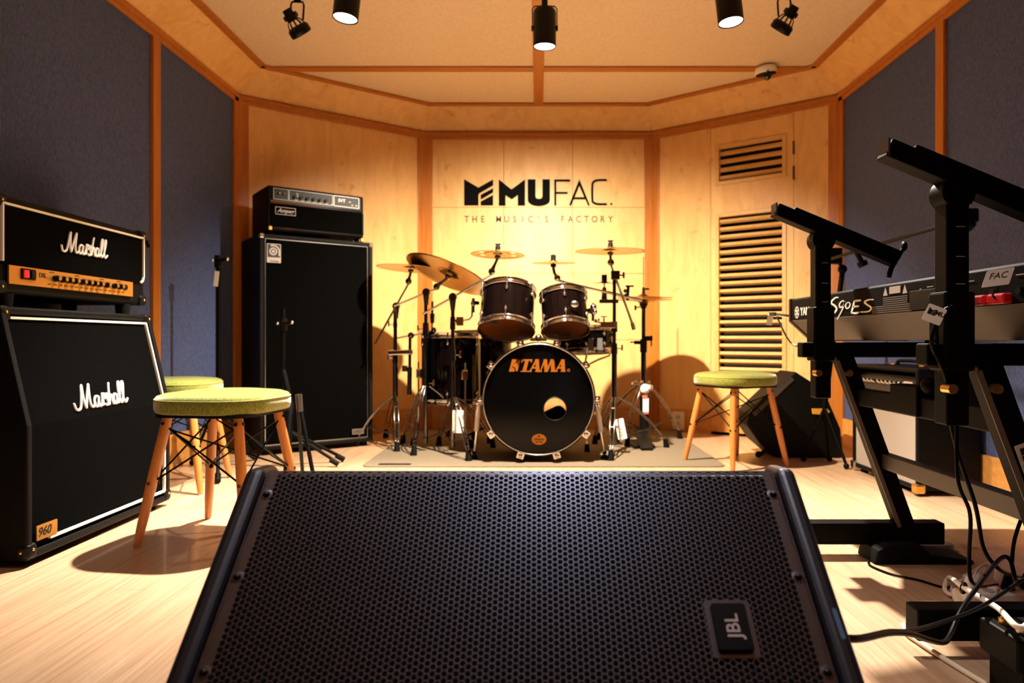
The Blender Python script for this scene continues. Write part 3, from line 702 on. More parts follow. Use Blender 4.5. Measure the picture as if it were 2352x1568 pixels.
for x in (-.29, .29):
    for y in (.05, .35): m = MB(); m.cyl((x, y, 0), (x, y, .032), .022, n=12); m.build('foot', rubber, bc, **L)
for x in (-.318, .318):
    m = MB(); m.box((x, .012, 1.218), (.026, .03, .026)); m.build('corner_protector', chrome_d, bc, bevel=.005, **L)
bh = thing('bass_amplifier_head', 'black bass amplifier head with silver trim standing on the tall bass cabinet', 'amplifier', (-1.27, 4.03, 1.23), RZ)
x0, x1, zb, zt = -.285, .275, .022, .275
m = MB(); m.box(((x0 + x1) / 2, .175, (zb + zt) / 2), (x1 - x0, .33, zt - zb)); m.build('cabinet_shell', tolex, bh, bevel=.012, seg=3, **L)
m = MB(); m.box(((x0 + x1) / 2, .006, .225), (x1 - x0 - .05, .010, .070)); cpn = m.build('control_panel', inkblk, bh, **L)
m = MB(); m.box(((x0 + x1) / 2, .007, .105), (x1 - x0 - .03, .006, .135)); m.build('grille_cloth', cloth_blk, bh, **L)
def rect_bar(m_, xa, xb, za, zb_, y, w_):
    for p, q in (((xa, y, za), (xb, y, za)), ((xb, y, za), (xb, y, zb_)), ((xb, y, zb_), (xa, y, zb_)), ((xa, y, zb_), (xa, y, za))): m_.bar(p, q, w_, w_)
m = MB(); rect_bar(m, x0 + .03, -.175, .198, .258, .0, .003); rect_bar(m, -.170, .08, .198, .258, 0, .003); rect_bar(m, .088, x1 - .035, .198, .258, 0, .0045); m.build('panel_frame', mat('dull_silver_frame', (.3, .28, .27), .45, .6), cpn, **L)
m = MB(); m.bar((x0 + .012, 0, .185), (x1 - .012, 0, .185), .008, .008); m.bar((x0 + .012, 0, .176), (x1 - .012, 0, .176), .004, .004)
m.bar((x0 + .03, 0, .037), (x1 - .012, 0, .037), .008, .009); m.bar((x1 - .012, -.001, .037), (x1 - .012, -.001, .168), .010, .010); m.build('silver_trim', chrome, bh, label='silver trim strips', **L)
m = MB(); rect_bar(m, -.245, -.135, .115, .155, -.001, .0028); fm = m.build('badge_frame', greyp, bh, **L)
MA = Matrix(((1, 0, 0, 0), (0, 0, -1, 0), (0, 1, 0, 0), (0, 0, 0, 1)))
text_part('badge_lettering', 'Ampeg', .031, Matrix.Translation((-.19, -.001, .136)) @ MA, greyp, fm, shear=.4, off=.0006, local=True)
for x in (-.225, -.198): 
    m = MB(); m.lathe([(.006, 0), (.004, .014), (.0001, .015)], Matrix.Translation((x, -.001, .232)) @ MA, 12); m.build('jack', chrome, cpn, **L)
for k in range(6): m = MB(); m.cyl((-.14 + k * .036, 0, .222), (-.14 + k * .036, -.012, .222), .009, n=12); m.build('knob', satinblk, cpn, **L)
text_part('panel_lettering', 'SVT', .026, Matrix.Translation((.135, -.001, .232)) @ MA, white, cpn, off=.0008, local=True)
m = MB()
for k in range(7): m = MB(); m.box((-.13 + k * .035, 0, .205), (.018, .001, .004)); m.build('panel_marking', greyp, cpn, **L)
for x, z in ((-.125, .24), (-.125, .228), (.185, .23), (.20, .213), (.225, .213)): m = MB(); m.box((x, 0, z), (.012, .001, .008)); m.build('panel_marking', greyp, cpn, **L)
for x in (-.25, .25):
    for y in (.06, .30): m = MB(); m.cyl((x, y, 0), (x, y, .024), .016, n=12); m.build('foot', rubber, bh, **L)
for x, z in ((-.272, .035), (.262, .012)): m = MB(); m.box((x, .008, z), (.022, .02, .022)); m.build('corner_protector', brass, bh, bevel=.004, **L)

# ------------------------------------------------------------------ drums
BLK = dict()
def drum(name, label, cat, c, axis, R, Lh, nl, top_m, bot_m, group=None, base=None, hoop=.0):
    """c = centre of the bottom head, axis towards the batter head"""
    axis = V(axis).normalized(); M = frame(c, axis)
    t_ = thing(name, label, cat, base or (c[0], c[1], c[2]), 0, group)
    m = MB(); m.lathe([(R, .012), (R, Lh - .012)], M, 48); m.lathe([(R - .007, Lh - .012), (R - .007, .012)], M, 48); m.build('shell', lacq, t_, fix=False)
    for z, mt, nm in ((.004, bot_m, 'bottom_head'), (Lh - .004, top_m, 'batter_head')):
        m = MB(); m.lathe([(1e-4, z - .001), (R - .004, z - .001), (R + .001, z), (R - .004, z + .001), (1e-4, z + .001)], M, 40); m.build(nm, mt, t_)
    for z in (0, Lh):
        s = -1 if z == 0 else 1
        m = MB(); m.lathe([(R + .002, z - s * .022), (R + .010, z - s * .022), (R + .009, z - s * .018), (R + .005, z - s * .016), (R + .005, z + s * .006), (R + .010, z + s * .008), (R + .008, z + s * .010), (R - .0, z + s * .009), (R - .001, z + s * .002), (R + .002, z - s * .022)], M, 48); m.build('hoop', chrome, t_)
    for q in range(nl):
        a = 2 * PI * (q + .5) / nl; d = V((math.cos(a), math.sin(a), 0))
        for z, s in ((0, 1), (Lh, -1)):
            m = MB(); p = d * (R + .006) + V((0, 0, z + s * min(.055, Lh * .3)))
            m.sphere(M @ p, .011, 10, sq=(1, 1, 1)); m.cyl(M @ (d * (R + .011) + V((0, 0, z + s * .07 if Lh > .2 else z + s * Lh * .4))), M @ (d * (R + .011) + V((0, 0, z - s * .006))), .0035, n=8)
            m.cyl(M @ (d * (R + .011) + V((0, 0, z + s * .004))), M @ (d * (R + .011) + V((0, 0, z - s * .010))), .0055, n=8)
            m.build('lug', chrome, t_)
    return t_, M
# rack toms: axis leans away from the camera
tilt = math.radians(24)
cL = P(1163, 757, 3.78); cR = P(1299, 757, 3.76)
tomL, ML = drum('rack_tom', 'larger rack tom, left of the two black toms above the bass drum', 'drum', cL, (0.03, math.sin(tilt), math.cos(tilt)), .148, .235, 6, headwht, headbrn, 'black rack toms')
tomR, MR = drum('rack_tom', 'smaller rack tom, right of the two black toms above the bass drum', 'drum', cR, (-0.05, math.sin(tilt), math.cos(tilt)), .125, .205, 6, headwht, headbrn, 'black rack toms')
for M, t_, R in ((ML, tomL, .148), (MR, tomR, .125)):
    m = MB(); sgn = -1 if t_ is tomL else 1
    for (ox, oy, r_) in ((sgn * -.55 * 0 + -.45 * sgn * -1 * -1, -.45, .018),):
        pass
    MM = M @ Matrix.Translation((-.4 * R * (1 if t_ is tomL else -.2), -.62 * R if t_ is tomL else .55 * R, .0025))
    disc_ring(m, MM, .0001, .022)
    m.build('head_logo', inkblk, t_, fix=False, label='dark oval print on the lower head')
# mounting brackets towards the stands
def bracket(t_, p, q, s):
    m = MB(); m.bar(p, q, .03, .018); m.sphere(q, .016, 10); m.cyl(q + V((0, 0, -.05)), q + V((0, 0, .03)), .009, n=10); m.build('mount_bracket', chrome, t_)
bracket(tomL, P(1096, 695, 3.82), P(1087, 697, 3.85), -1)
bracket(tomR, P(1350, 712, 3.80), P(1362, 716, 3.83), 1)
for t_, p in ((tomR, P(1320, 698, 3.655)),):
    m = MB(); m.sphere(p, .02, 14, sq=(1.1, .35, .9)); m.build('maker_badge', chrome_d, t_)

# bass drum
bd_c = V((0.0, 3.62, .333)); BR = .292
bd = thing('bass_drum', 'large glossy black bass drum facing the camera with an orange maker name', 'drum', (0, 3.84, .006))
Mz = frame(bd_c, (0, 1, 0), (1, 0, 0))             # z axis runs away from the camera
# in Mz: x = +X, y = -Z ... check orientation with helper below
def bdp(x, z, y=0.0): return V((bd_c.x + x, bd_c.y + y, bd_c.z + z))
m = MB(); m.lathe([(BR - .004, .02), (BR - .004, .45)], Mz, 72); m.lathe([(BR - .012, .45), (BR - .012, .02)], Mz, 72); m.build('shell', lacq, bd, fix=False)
# front head with a round port
hx, hz, hr = .0855, .283 - .333, .060
m = MB(); n = 72; vs = []
for q in range(n):
    a = 2 * PI * q / n; vs.append(bdp(math.cos(a) * (BR - .006), math.sin(a) * (BR - .006), .006))
    vs.append(bdp(hx + math.cos(a) * hr, hz + math.sin(a) * hr, .006))
m.add(vs, [(2 * q, (2 * q + 2) % (2 * n), (2 * q + 3) % (2 * n), 2 * q + 1) for q in range(n)], False)
m.add([v + V((0, .0015, 0)) for v in vs], [(2 * q, 2 * q + 1, (2 * q + 3) % (2 * n), (2 * q + 2) % (2 * n)) for q in range(n)], False)
m.build('front_head', headblk, bd, fix=False)
m = MB(); m.ring(hr, .003, frame(bdp(hx, hz, .006), (0, 1, 0)), 40, 6); m.build('port_ring', satinblk, bd)
m = MB(); m.lathe([(1e-4, .446), (BR - .006, .446), (BR - .006, .447), (1e-4, .447)], Mz, 48); m.build('batter_head', headclr, bd)
for y0_ in (-.004, .434):
    m = MB(); m.lathe([(BR - .008, y0_), (BR + .004, y0_), (BR + .006, y0_ + .004), (BR + .006, y0_ + .034), (BR - .006, y0_ + .036), (BR - .008, y0_)], Mz, 72); hp = m.build('hoop', lacq, bd)
    if y0_ < 0:
        m = MB(); m.ring(BR - .004, .003, frame(bdp(0, 0, -.004), (0, 1, 0)), 72, 6); m.build('hoop_inlay', chrome_d, hp, label='silver inlay ring')
for q in range(10):
    a = math.radians(18 + 36 * q); s_, c_ = math.sin(a), math.cos(a)
    m = MB(); Mc = frame(bdp(s_ * (BR + .004), c_ * (BR + .004), -.008), (0, 1, 0), (s_, 0, c_))
    m.box((.008, 0, .012), (.032, .038, .052), Mc); m.sphere(Mc @ V((.008, 0, -.012)), .013, 10); m.cyl(Mc @ V((.010, 0, -.004)), Mc @ V((.010, 0, .20)), .0042, n=8); m.cyl(Mc @ V((.010, 0, -.012)), Mc @ V((.010, 0, .004)), .009, n=10)
    m.build('claw', chrome, bd, bevel=.004)
    m = MB(); m.box((-.004, 0, .20), (.02, .024, .06), Mc); m.build('lug', chrome, bd, bevel=.006)
m = MB(); Mw = Matrix.Translation(bdp(.03, -.178, .12)) @ Matrix.Rotation(math.radians(-26), 4, 'Y'); m.box((0, .06, 0), (.30, .10, .17), Mw); m.build('muffling_pillow', mat('black_pillow', (.004, .004, .004), .9, spec=.1), bd, bevel=.04, seg=4)
# maker name
TM = zoomM(1150, 800, 13.07, 3.62); TM[1][3] = 3.6235
T_ = [(630, 325), (955, 325), (932, 425), (908, 425), (900, 390), (880, 372), (840, 372), (768, 655), (775, 668), (860, 668), (875, 655), (1030, 370), (1035, 325), (1145, 325), (1165, 650), (1180, 660), (1192, 650), (1288, 370), (1285, 325), (1395, 325), (1412, 548), (1488, 372), (1485, 325), (1605, 325), (1630, 650), (1645, 660), (1808, 370), (1815, 330), (1915, 330), (1935, 660), (1955, 700), (1800, 705), (1800, 690), (1820, 672), (1812, 605), (1725, 605), (1700, 650), (1710, 690), (1700, 705), (1495, 705), (1495, 690), (1515, 672), (1502, 470), (1415, 705), (1310, 708), (1302, 470), (1222, 655), (1242, 690), (1235, 705), (1030, 705), (1032, 690), (1052, 672), (1048, 605), (950, 605), (922, 655), (938, 690), (925, 705), (590, 702), (590, 688), (640, 668), (658, 655), (735, 372), (690, 372), (655, 395), (632, 432), (615, 425)]
poly_part('maker_name', [T_, [(1045, 455), (985, 558), (1052, 555)], [(1808, 460), (1755, 560), (1815, 560)]], TM, amber, bd, 0.0004, label='orange lettering reading TAMA')
poly_part('maker_emblem', [[(345, 325), (520, 325), (500, 370), (440, 420), (360, 470), (470, 435), (585, 325), (585, 380), (500, 690), (470, 690), (430, 580), (350, 525), (335, 540), (400, 600), (430, 690), (245, 700)]], TM, amber, bd, .0004, label='orange leaf emblem')
m = MB(); disc_ring(m, TM @ Matrix.Translation((2040, 655, .0004)), 22, 45); m.build('registered_mark', mat('dark_orange_ink', (.16, .04, .004), .5), bd, fix=False)
# small round badge low on the head
sb = P(1238, 1009, 3.62); Ms = Matrix(((1, 0, 0, sb.x), (0, 0, -1, 3.6235), (0, 1, 0, sb.z), (0, 0, 0, 1)))
b1 = [(.038 * math.cos(a * PI / 12), .028 * math.sin(a * PI / 12)) for a in range(24)]
cut = [[(x, y) for x, y in rrect(.052, .010, .003, 2)], [(.006 * math.cos(a * PI / 4), .017 + .005 * math.sin(a * PI / 4)) for a in range(8)], [(-.022, -.010), (-.012, -.018), (0, -.014), (.012, -.018), (.022, -.010), (.01, -.011), (-.01, -.011)]]
poly_part('head_sticker', [b1] + cut, Ms, amber, bd, .0004, label='small orange round sticker')
m = MB()
for q in range(5): m.box((-.02 + q * .01, 0, .0006), (.005, .005, .0006), Ms)
m.build('sticker_print', amber, bd)
# spurs
for s in (-1, 1):
    a = P(1100 if s < 0 else 1371, 925 if s < 0 else 930, 3.70); f = FL(1089 if s < 0 else 1389, 1056); f.z = .006
    m = MB(); md = a.lerp(f, .5); m.tube([a, a.lerp(f, .12), md], [.012, .014, .013], 10); sp = m.build('spur', mat('grey_spur_sleeve', (.42, .38, .34), .45), bd)
    m = MB(); m.cyl(md, f + V((0, 0, .02)), .006, n=8); m.build('spur_rod', chrome, sp)
    m = MB(); m.cyl(f, f + V((0, 0, .022)), .024, .014, n=12); m.sphere(f + V((0, 0, .034)), .012, 8); m.build('spur_foot', rubber, sp)
    m = MB(); m.box(a + V((-s * .012, .02, .01)), (.035, .04, .045)); m.sphere(a + V((s * .008, -.01, .0)), .012, 8); m.build('spur_bracket', chrome, bd, bevel=.005)
m = MB(); m.box(bdp(0, BR + .02, .12), (.09, .07, .018)); m.sphere(bdp(0, BR + .028, .07), .02, 10); m.build('top_bracket', chrome, bd, bevel=.005)

# floor toms
for nm, lb, px, d, R, z0, Lh in (('floor_tom', 'front floor tom, black, standing left of the bass drum', 1037, 4.20, .180, .27, .40), ('floor_tom', 'rear floor tom, black, tucked between the bass drum and the front floor tom', 1108, 4.52, .190, .25, .44)):
    x = (px - CX) / F * d
    t_, M = drum(nm, lb, 'drum', (x, d, z0), (0, .03, 1), R, Lh, 6, headwht, headbrn, 'black floor toms', base=(x, d, .006))
    for q in range(3):
        a = math.radians(-60 + 120 * q if px < 1100 else -75 + 120 * q); p = V((x + (R + .02) * math.cos(a), d + (R + .02) * math.sin(a), 0)); o_ = V((math.cos(a), math.sin(a), 0))
        m = MB(); m.tube([p + V((0, 0, z0 + .24)), p + V((0, 0, .10)), p + o_ * .02 + V((0, 0, .06)), p + o_ * .03 + V((0, 0, .03))], .005, 8); m.build('leg', chrome, t_)
        m = MB(); m.cyl(p + o_ * .032 + V((0, 0, .006)), p + o_ * .028 + V((0, 0, .05)), .018, .013, n=12); m.build('rubber_foot', rubber, t_)
        m = MB(); m.box((p + V((0, 0, z0 + .17)) - o_ * .006), (.035, .035, .06)); m.build('leg_bracket', chrome, t_, bevel=.008)
# snare
sx_, sd = (1342 - CX) / F * 4.22, 4.22
sn, M = drum('snare_drum', 'shallow black snare drum behind the right rack tom', 'drum', (sx_, sd, .565), (-.03, .06, 1), .178, .145, 10, headwht, headwht)
m = MB()
for px in (1357, 1378):
    p = P(px, 790, sd - .182); m.prism([(-.018, -.035), (.018, -.035), (.014, .035), (-.014, .035)], 0, .003, frame(p, (0.12, -1, 0), (1, 0, 0)))
m.build('shell_label', mat('grey_shell_label', (.10, .095, .085), .3), sn)
st = thing('snare_stand', 'low chrome stand holding the snare drum behind the bass drum', 'stand', (sx_, sd, .006))
m = MB(); m.cyl((sx_, sd, .15), (sx_, sd, .50), .012, n=12); m.build('pole', gunmetal, st)
for q in range(3):
    a = math.radians(30 + 120 * q); o_ = V((math.cos(a), math.sin(a), 0)); c_ = V((sx_, sd, 0))
    m = MB(); m.bar(c_ + V((0, 0, .30)), c_ + o_ * .24 + V((0, 0, .03)), .012, .006); lg = m.build('leg', chrome, st)
    m = MB(); m.cyl(c_ + o_ * .25 + V((0, 0, .006)), c_ + o_ * .235 + V((0, 0, .045)), .017, .012, n=10); m.build('rubber_foot', rubber, lg)
    m = MB(); m.tube([c_ + V((0, 0, .48)), c_ + o_ * .10 + V((0, 0, .52)), c_ + o_ * .188 + V((0, 0, .545)), c_ + o_ * .192 + V((0, 0, .585))], .006, 8); m.build('basket_arm', chrome, st)

# ------------------------------------------------------------------ cymbals
def cymbal(label, c, nrm, R, bell=.0, holes=0, group='bronze cymbals', name='cymbal'):
    M = frame(c, nrm); br = bell or R * .22; bh_ = R * .085
    prof = [(.006, bh_ + R * .055), (br * .5, bh_ + R * .045), (br * .85, bh_ * .55 + R * .04), (br, R * .055)]
    m = MB()
    def zz(r): return R * .055 * (1 - ((r - br) / (R - br)) ** 1.3) if r > br else 0
    if not holes:
        pr = prof + [(br + (R - br) * k / 8, zz(br + (R - br) * k / 8)) for k in range(1, 9)]
        m.lathe(pr + [(r, z - .0012) for r, z in pr[::-1]], M, 64)
    else:
        r0, r1 = R * .52, R * .80
        pr1 = prof + [(r0, zz(r0))]; m.lathe(pr1 + [(r, z - .001) for r, z in pr1[::-1]], M, 48)
        pr2 = [(r1, zz(r1)), (R * .9, zz(R * .9)), (R, 0)]; m.lathe(pr2 + [(r, z - .001) for r, z in pr2[::-1]], M, 48)
        k = 48; hrad = .015; rm = (r0 + r1) / 2; per = k // holes
        for h in range(holes):                      # band of sheet with a round hole in every sector
            a0 = 2 * PI * h / holes; am = a0 + PI / holes; outer = []; inner = []
            seq = [(r0, a0 + (2 * PI / holes) * j / per) for j in range(per + 1)] + [(r1, a0 + (2 * PI / holes) * (1 - j / per)) for j in range(per + 1)]
            for r, a in seq:
                x, y = r * math.cos(a), r * math.sin(a); cx_, cy_ = rm * math.cos(am), rm * math.sin(am)
                d_ = math.hypot(x - cx_, y - cy_); outer.append((x, y, zz(r)))
                inner.append((cx_ + (x - cx_) / d_ * hrad, cy_ + (y - cy_) / d_ * hrad, zz(rm)))
            nn = len(seq)
            m.add(outer + inner, [(i, (i + 1) % nn, nn + (i + 1) % nn, nn + i) for i in range(nn)], True, M)
    return m.build(name, cymm, label=label, cat='cymbal', group=group, fix=False)
C1 = P(944, 617, 4.16); C2 = P(1030, 631, 4.0); C3 = P(1143, 585, 3.85); C4 = P(1271, 604, 3.9); C5 = P(1402, 577, 3.95); C6 = P(1388, 650, 4.02)
N1 = V((.06, .03, 1)); N2 = V((.345, .25, .92)); N3 = V((0.03, .05, 1)); N4 = V((0, -.05, 1)); N5 = V((0, -.02, 1)); N6 = V((.02, -.1, 1))
cymbal('thin crash cymbal at the far left of the kit, partly behind the big ride', C1, N1, .205)
cymbal('largest cymbal, a ride tilted down to the right in front of the left wall post', C2, N2, .258)
cymbal('effects cymbal with round holes, above the left rack tom', C3, N3, .150, holes=6)
cymbal('small splash cymbal above the right rack tom', C4, N4, .127)
cymbal('flat crash cymbal highest on the right of the kit', C5, N5, .203)
cymbal('tiny bell cymbal below the right crash cymbal', C6, N6, .085, bell=.035)
HC = P(1478, 686, 4.3)
cymbal('upper hi-hat cymbal at the far right of the kit', HC + V((0, 0, .006)), (0, -.02, 1), .178, group='hi-hat cymbals')
cymbal('lower hi-hat cymbal at the far right of the kit', HC + V((0, 0, -.008)), (0, .02, -1), .178, group='hi-hat cymbals')

# ------------------------------------------------------------------ cymbal stands
def tripod(t_, c, zh, feet, dbl=True, zl=.06, mt=None, z0=.006):
    """three double-braced legs from a collar at height zh"""
    mt = mt or chrome
    for f in feet:
        f = V((f[0], f[1], z0)); o_ = (V((f.x, f.y, 0)) - V((c.x, c.y, 0))); Lr = o_.length; o_.normalize(); side = V((-o_.y, o_.x, 0))
        top = V((c.x, c.y, zh)) + o_ * .018; ft = f + V((0, 0, .045)) - o_ * .006
        pts = [top, top + o_ * Lr * .28 + V((0, 0, -(zh - .05) * .20)), top + o_ * Lr * .60 + V((0, 0, -(zh - .05) * .55)), ft + (top - ft) * .10, ft]
        m = MB()
        for e in ((-1, 1) if dbl else (0,)):
            sp_ = [0.006, .011, .012, .008, .003]
            m.tube(cr([p + side * e * s_ for p, s_ in zip(pts, sp_)], 4), .0045 if dbl else .007, 7)
        for u in (1, 2, 3):
            m.cyl(pts[u] - side * .014, pts[u] + side * .014, .004, n=6)
        lg = m.build('leg', mt if mt is not chrome else mat('dark_chrome_leg', (.30, .285, .27), .12, 1.0), t_)
        m = MB(); low = V((c.x, c.y, zl + .02)); b = pts[2] * .55 + pts[3] * .45
        for e in (-1, 1): m.cyl(low + side * e * .008 + o_ * .014, b + side * e * .008, .0035, n=6)
        m.build('brace', gunmetal, lg)
        m = MB(); m.cyl(f, f + V((0, 0, .052)) - o_ * .010, .019, .013, n=12); m.build('rubber_foot', rubber, lg)
def pole(t_, c, z0, z1, r, name='pole', mt=None):
    m = MB(); m.cyl((c.x, c.y, z0), (c.x, c.y, z1), r, n=14); return m.build(name, mt or gunmetal, t_)
def collar(t_, p, r=.018, h=.05, wing=1):
    m = MB(); m.cyl(p - V((0, 0, h / 2)), p + V((0, 0, h / 2)), r, r * .9, n=14); cl = m.build('height_collar', gunmetal, t_)
    if wing:
        m = MB(); m.cyl(p + V((wing * r, 0, 0)), p + V((wing * (r + .02), 0, 0)), .004, n=6); m.box(p + V((wing * (r + .025), 0, .004)), (.010, .006, .034)); m.build('wing_nut', chrome, cl, bevel=.002)
def boom_parts(t_, a, b, cpt, nrm, clutch):
    """boom rod a-b, goose-neck tilter from b to the cymbal seat, felts and nut above it"""
    m = MB(); m.cyl(a, b, .0062, n=10); m.build('boom_rod', chrome, t_)
    nrm = V(nrm).normalized(); seat = cpt - nrm * .022
    m = MB(); mid = b.lerp(seat, .35) + V(((b.x - seat.x) * .25, 0, -abs(b.z - seat.z) * .12))
    m.tube(cr([b, mid, seat]), [.009] * 4 + [.011] * 5 + [.008] * (len(cr([b, mid, seat])) - 9), 10); m.sphere(mid, .020, 14, sq=(1, .6, 1)); m.build('tilter', gunmetal, t_)
    m = MB(); m.cyl(seat, cpt + nrm * .055, .004, n=8); m.cyl(seat - nrm * .002, seat + nrm * .008, .014, n=14); m.build('cymbal_rod', chrome, t_)
    m = MB(); m.cyl(cpt + nrm * .016, cpt + nrm * .048, .015, .014, n=14); m.cyl(seat + nrm * .008, seat + nrm * .018, .017, n=14); m.build('felt', satinblk, t_)
    m = MB(); m.cyl(cpt + nrm * .048, cpt + nrm * .062, .008, n=10); m.box(cpt + nrm * .058, (.030, .006, .010)); m.build('wing_nut', satinblk, t_)
    if clutch is not None:
        m = MB(); m.sphere(clutch, .024, 16, sq=(1, .75, 1)); m.cyl(clutch - V((0, .02, 0)), clutch + V((0, .02, 0)), .02, n=16); m.cyl(clutch - V((0, 0, .075)), clutch - V((0, 0, .01)), .012, .020, n=14); m.build('clutch', gunmetal, t_)
def xy(px, d): return V(((px - CX) / F * d, d, 0))
def zz_(py, d): return H + (CY - py) / F * d
G = 'chrome boom cymbal stands'
# stand A
cA = xy(908, 4.16); sA = thing('cymbal_stand', 'chrome boom stand furthest left of the kit, beside the bass cabinet', 'stand', (cA.x, cA.y, .006), 0, G)
tripod(sA, cA, zz_(912, 4.16), [xy(818, 4.20), xy(912, 3.98), xy(886, 4.55)])
pole(sA, cA, .05, zz_(805, 4.16), .0155, 'lower_pole'); pole(sA, cA, zz_(805, 4.16), zz_(715, 4.16), .0115, 'upper_pole'); collar(sA, cA + V((0, 0, zz_(822, 4.16))), wing=-1)
collar(sA, cA + V((0, 0, zz_(745, 4.16))), .014, .03, -1)
bA = P(910, 703, 4.16); boom_parts(sA, P(861, 790, 4.10), P(938, 652, 4.17), C1, N1, bA)
m = MB(); m.bar(P(892, 810, 4.13), P(948, 808, 4.13), .026, .03); m.bar(P(912, 776, 4.16), P(980, 764, 4.12), .012, .012); m.build('multi_clamp', chrome, sA, bevel=.006)
m = MB(); m.cyl(P(942, 765, 4.13), P(941, 845, 4.13), .009, n=10); m.cyl(P(941, 843, 4.13), P(940, 906, 4.13), .014, n=10); m.sphere(P(944, 770, 4.13), .02, 10); m.box(P(930, 846, 4.13), (.03, .02, .035)); m.build('extra_rod', gunmetal, sA)
# stand B
cB = xy(978, 4.0); sB = thing('cymbal_stand', 'chrome boom stand carrying the big tilted cymbal, in front of the floor tom', 'stand', (cB.x, cB.y, .006), 0, G)
tripod(sB, cB, zz_(886, 4.0), [xy(950, 3.84), xy(1085, 4.1), xy(925, 4.28)])
pole(sB, cB, .05, zz_(850, 4.0), .0125, 'lower_pole'); pole(sB, cB, zz_(850, 4.0), zz_(680, 4.0), .0105, 'upper_pole'); collar(sB, cB + V((0, 0, zz_(755, 4.0))), .02, .07, -1); collar(sB, cB + V((0, 0, zz_(880, 4.0))), .02, .05)
boom_parts(sB, P(905, 703, 3.98), P(1000, 664, 4.0), C2, N2, P(979, 671, 4.0))
m = MB(); m.cyl(P(993, 692, 4.03), P(993, 722, 4.03), .007, n=8); m.cyl(P(993, 720, 4.03), P(993, 742, 4.03), .015, .012, n=10); m.cyl(P(993, 742, 4.03), P(991, 768, 4.03), .005, n=8); m.bar(P(979, 766, 4.0), P(996, 762, 4.03), .02, .02); m.sphere(P(996, 758, 4.03), .018, 8); m.build('spare_rod', gunmetal, sB)
# stand C
cC = xy(1040, 3.85); sC = thing('cymbal_stand', 'chrome boom stand just left of the bass drum holding the cymbal with holes', 'stand', (cC.x, cC.y, .006), 0, G)
tripod(sC, cC, zz_(913, 3.85), [xy(1077, 3.67), xy(1008, 4.22), xy(1133, 4.12)])
pole(sC, cC, .05, zz_(850, 3.85), .0125, 'lower_pole'); pole(sC, cC, zz_(850, 3.85), zz_(700, 3.85), .0105, 'upper_pole'); collar(sC, cC + V((0, 0, zz_(742, 3.85))), .016, .07, 1); collar(sC, cC + V((0, 0, zz_(815, 3.85))), .016, .06, 1)
boom_parts(sC, P(970, 722, 3.83), P(1128, 632, 3.85), C3, N3, P(1040, 682, 3.85))
m = MB(); m.bar(P(1042, 737, 3.85), P(1056, 737, 3.85), .02, .02); m.box(P(1057, 738, 3.85), (.04, .035, .05)); m.tube([P(1060, 737, 3.85), P(1078, 733, 3.85), P(1084, 726, 3.85), P(1085, 690, 3.85)], .0055, 8); m.build('tom_arm', chrome, sC, bevel=.004)
m = MB(); Mt = frame(P(1052, 968, 3.835), (0, -1, 0), (1, 0, 0)); m.prism(rrect(.060, .125, .004), 0, .001, Mt); m.build('paper_tag', white, sC, label='grey-white paper tag')
# stand D
cD = xy(1411, 3.95); sD = thing('cymbal_stand', 'chrome stand just right of the bass drum holding the highest right cymbal', 'stand', (cD.x, cD.y, .006), 0, G)
tripod(sD, cD, zz_(912, 3.95), [xy(1403, 3.68), xy(1531, 4.13), xy(1366, 4.27)])
pole(sD, cD, .05, zz_(812, 3.95), .0155, 'lower_pole'); pole(sD, cD, zz_(812, 3.95), zz_(640, 3.95), .0105, 'upper_pole'); collar(sD, cD + V((0, 0, zz_(800, 3.95))), .019, .06, 1); collar(sD, cD + V((0, 0, zz_(750, 3.95))), .019, .06, 0)
top = P(1413, 632, 3.95)
m = MB(); m.box(top, (.05, .035, .05)); m.cyl(top + V((.02, 0, 0)), top + V((.045, 0, 0)), .005, n=8); m.box(top + V((.048, 0, .0)), (.012, .01, .036)); m.build('top_clamp', gunmetal, sD, bevel=.008)
boom_parts(sD, P(1408, 622, 3.95), P(1403, 607, 3.95), C5, N5, None)
m = MB(); m.cyl(P(1415, 640, 3.94), P(1454, 748, 3.86), .007, n=10); m.cyl(P(1452, 742, 3.865), P(1456, 756, 3.855), .011, n=10); m.build('counter_arm', chrome, sD)
m = MB(); m.cyl(P(1288, 646, 3.9), P(1474, 690, 3.98), .0075, n=10); m.cyl(P(1395, 671, 3.95), P(1474, 690, 3.98), .0095, n=10); m.build('splash_arm', chrome, sD)
seat4 = C4 - V((0, 0, .022))
m = MB(); m.tube(cr([P(1296, 648, 3.9), P(1283, 643, 3.9), P(1274, 628, 3.9), seat4]), .009, 10); m.sphere(P(1280, 638, 3.9), .019, 14, sq=(1, .6, 1)); m.build('splash_tilter', gunmetal, sD)
m = MB(); m.cyl(seat4, C4 + V((0, 0, .05)), .004, n=8); m.cyl(C4 + V((0, 0, .012)), C4 + V((0, 0, .045)), .015, n=14); m.cyl(seat4, seat4 + V((0, 0, .018)), .016, n=14); m.build('splash_felt', satinblk, sD)
m = MB(); m.cyl(C6 - V((0, 0, .06)), C6 + V((0, 0, .03)), .004, n=8); m.cyl(C6 + V((0, 0, .012)), C6 + V((0, 0, .048)), .016, n=14); m.build('bell_felt', satinblk, sD)
m = MB(); m.cyl(C6 - V((0, 0, .11)), C6 - V((0, 0, .035)), .019, .013, n=14); m.box(P(1398, 692, 3.98), (.11, .04, .022)); m.sphere(C6 - V((0, 0, .035)), .015, 8); m.build('side_clamp', gunmetal, sD, bevel=.003)
m = MB(); m.cyl(P(1441, 690, 3.97), P(1443, 658, 3.97), .009, n=10); m.box(P(1446, 657, 3.97), (.045, .012, .010)); m.sphere(P(1436, 668, 3.96), .012, 8); m.sphere(P(1438, 678, 3.96), .012, 8); m.build('arm_clamp', gunmetal, sD)
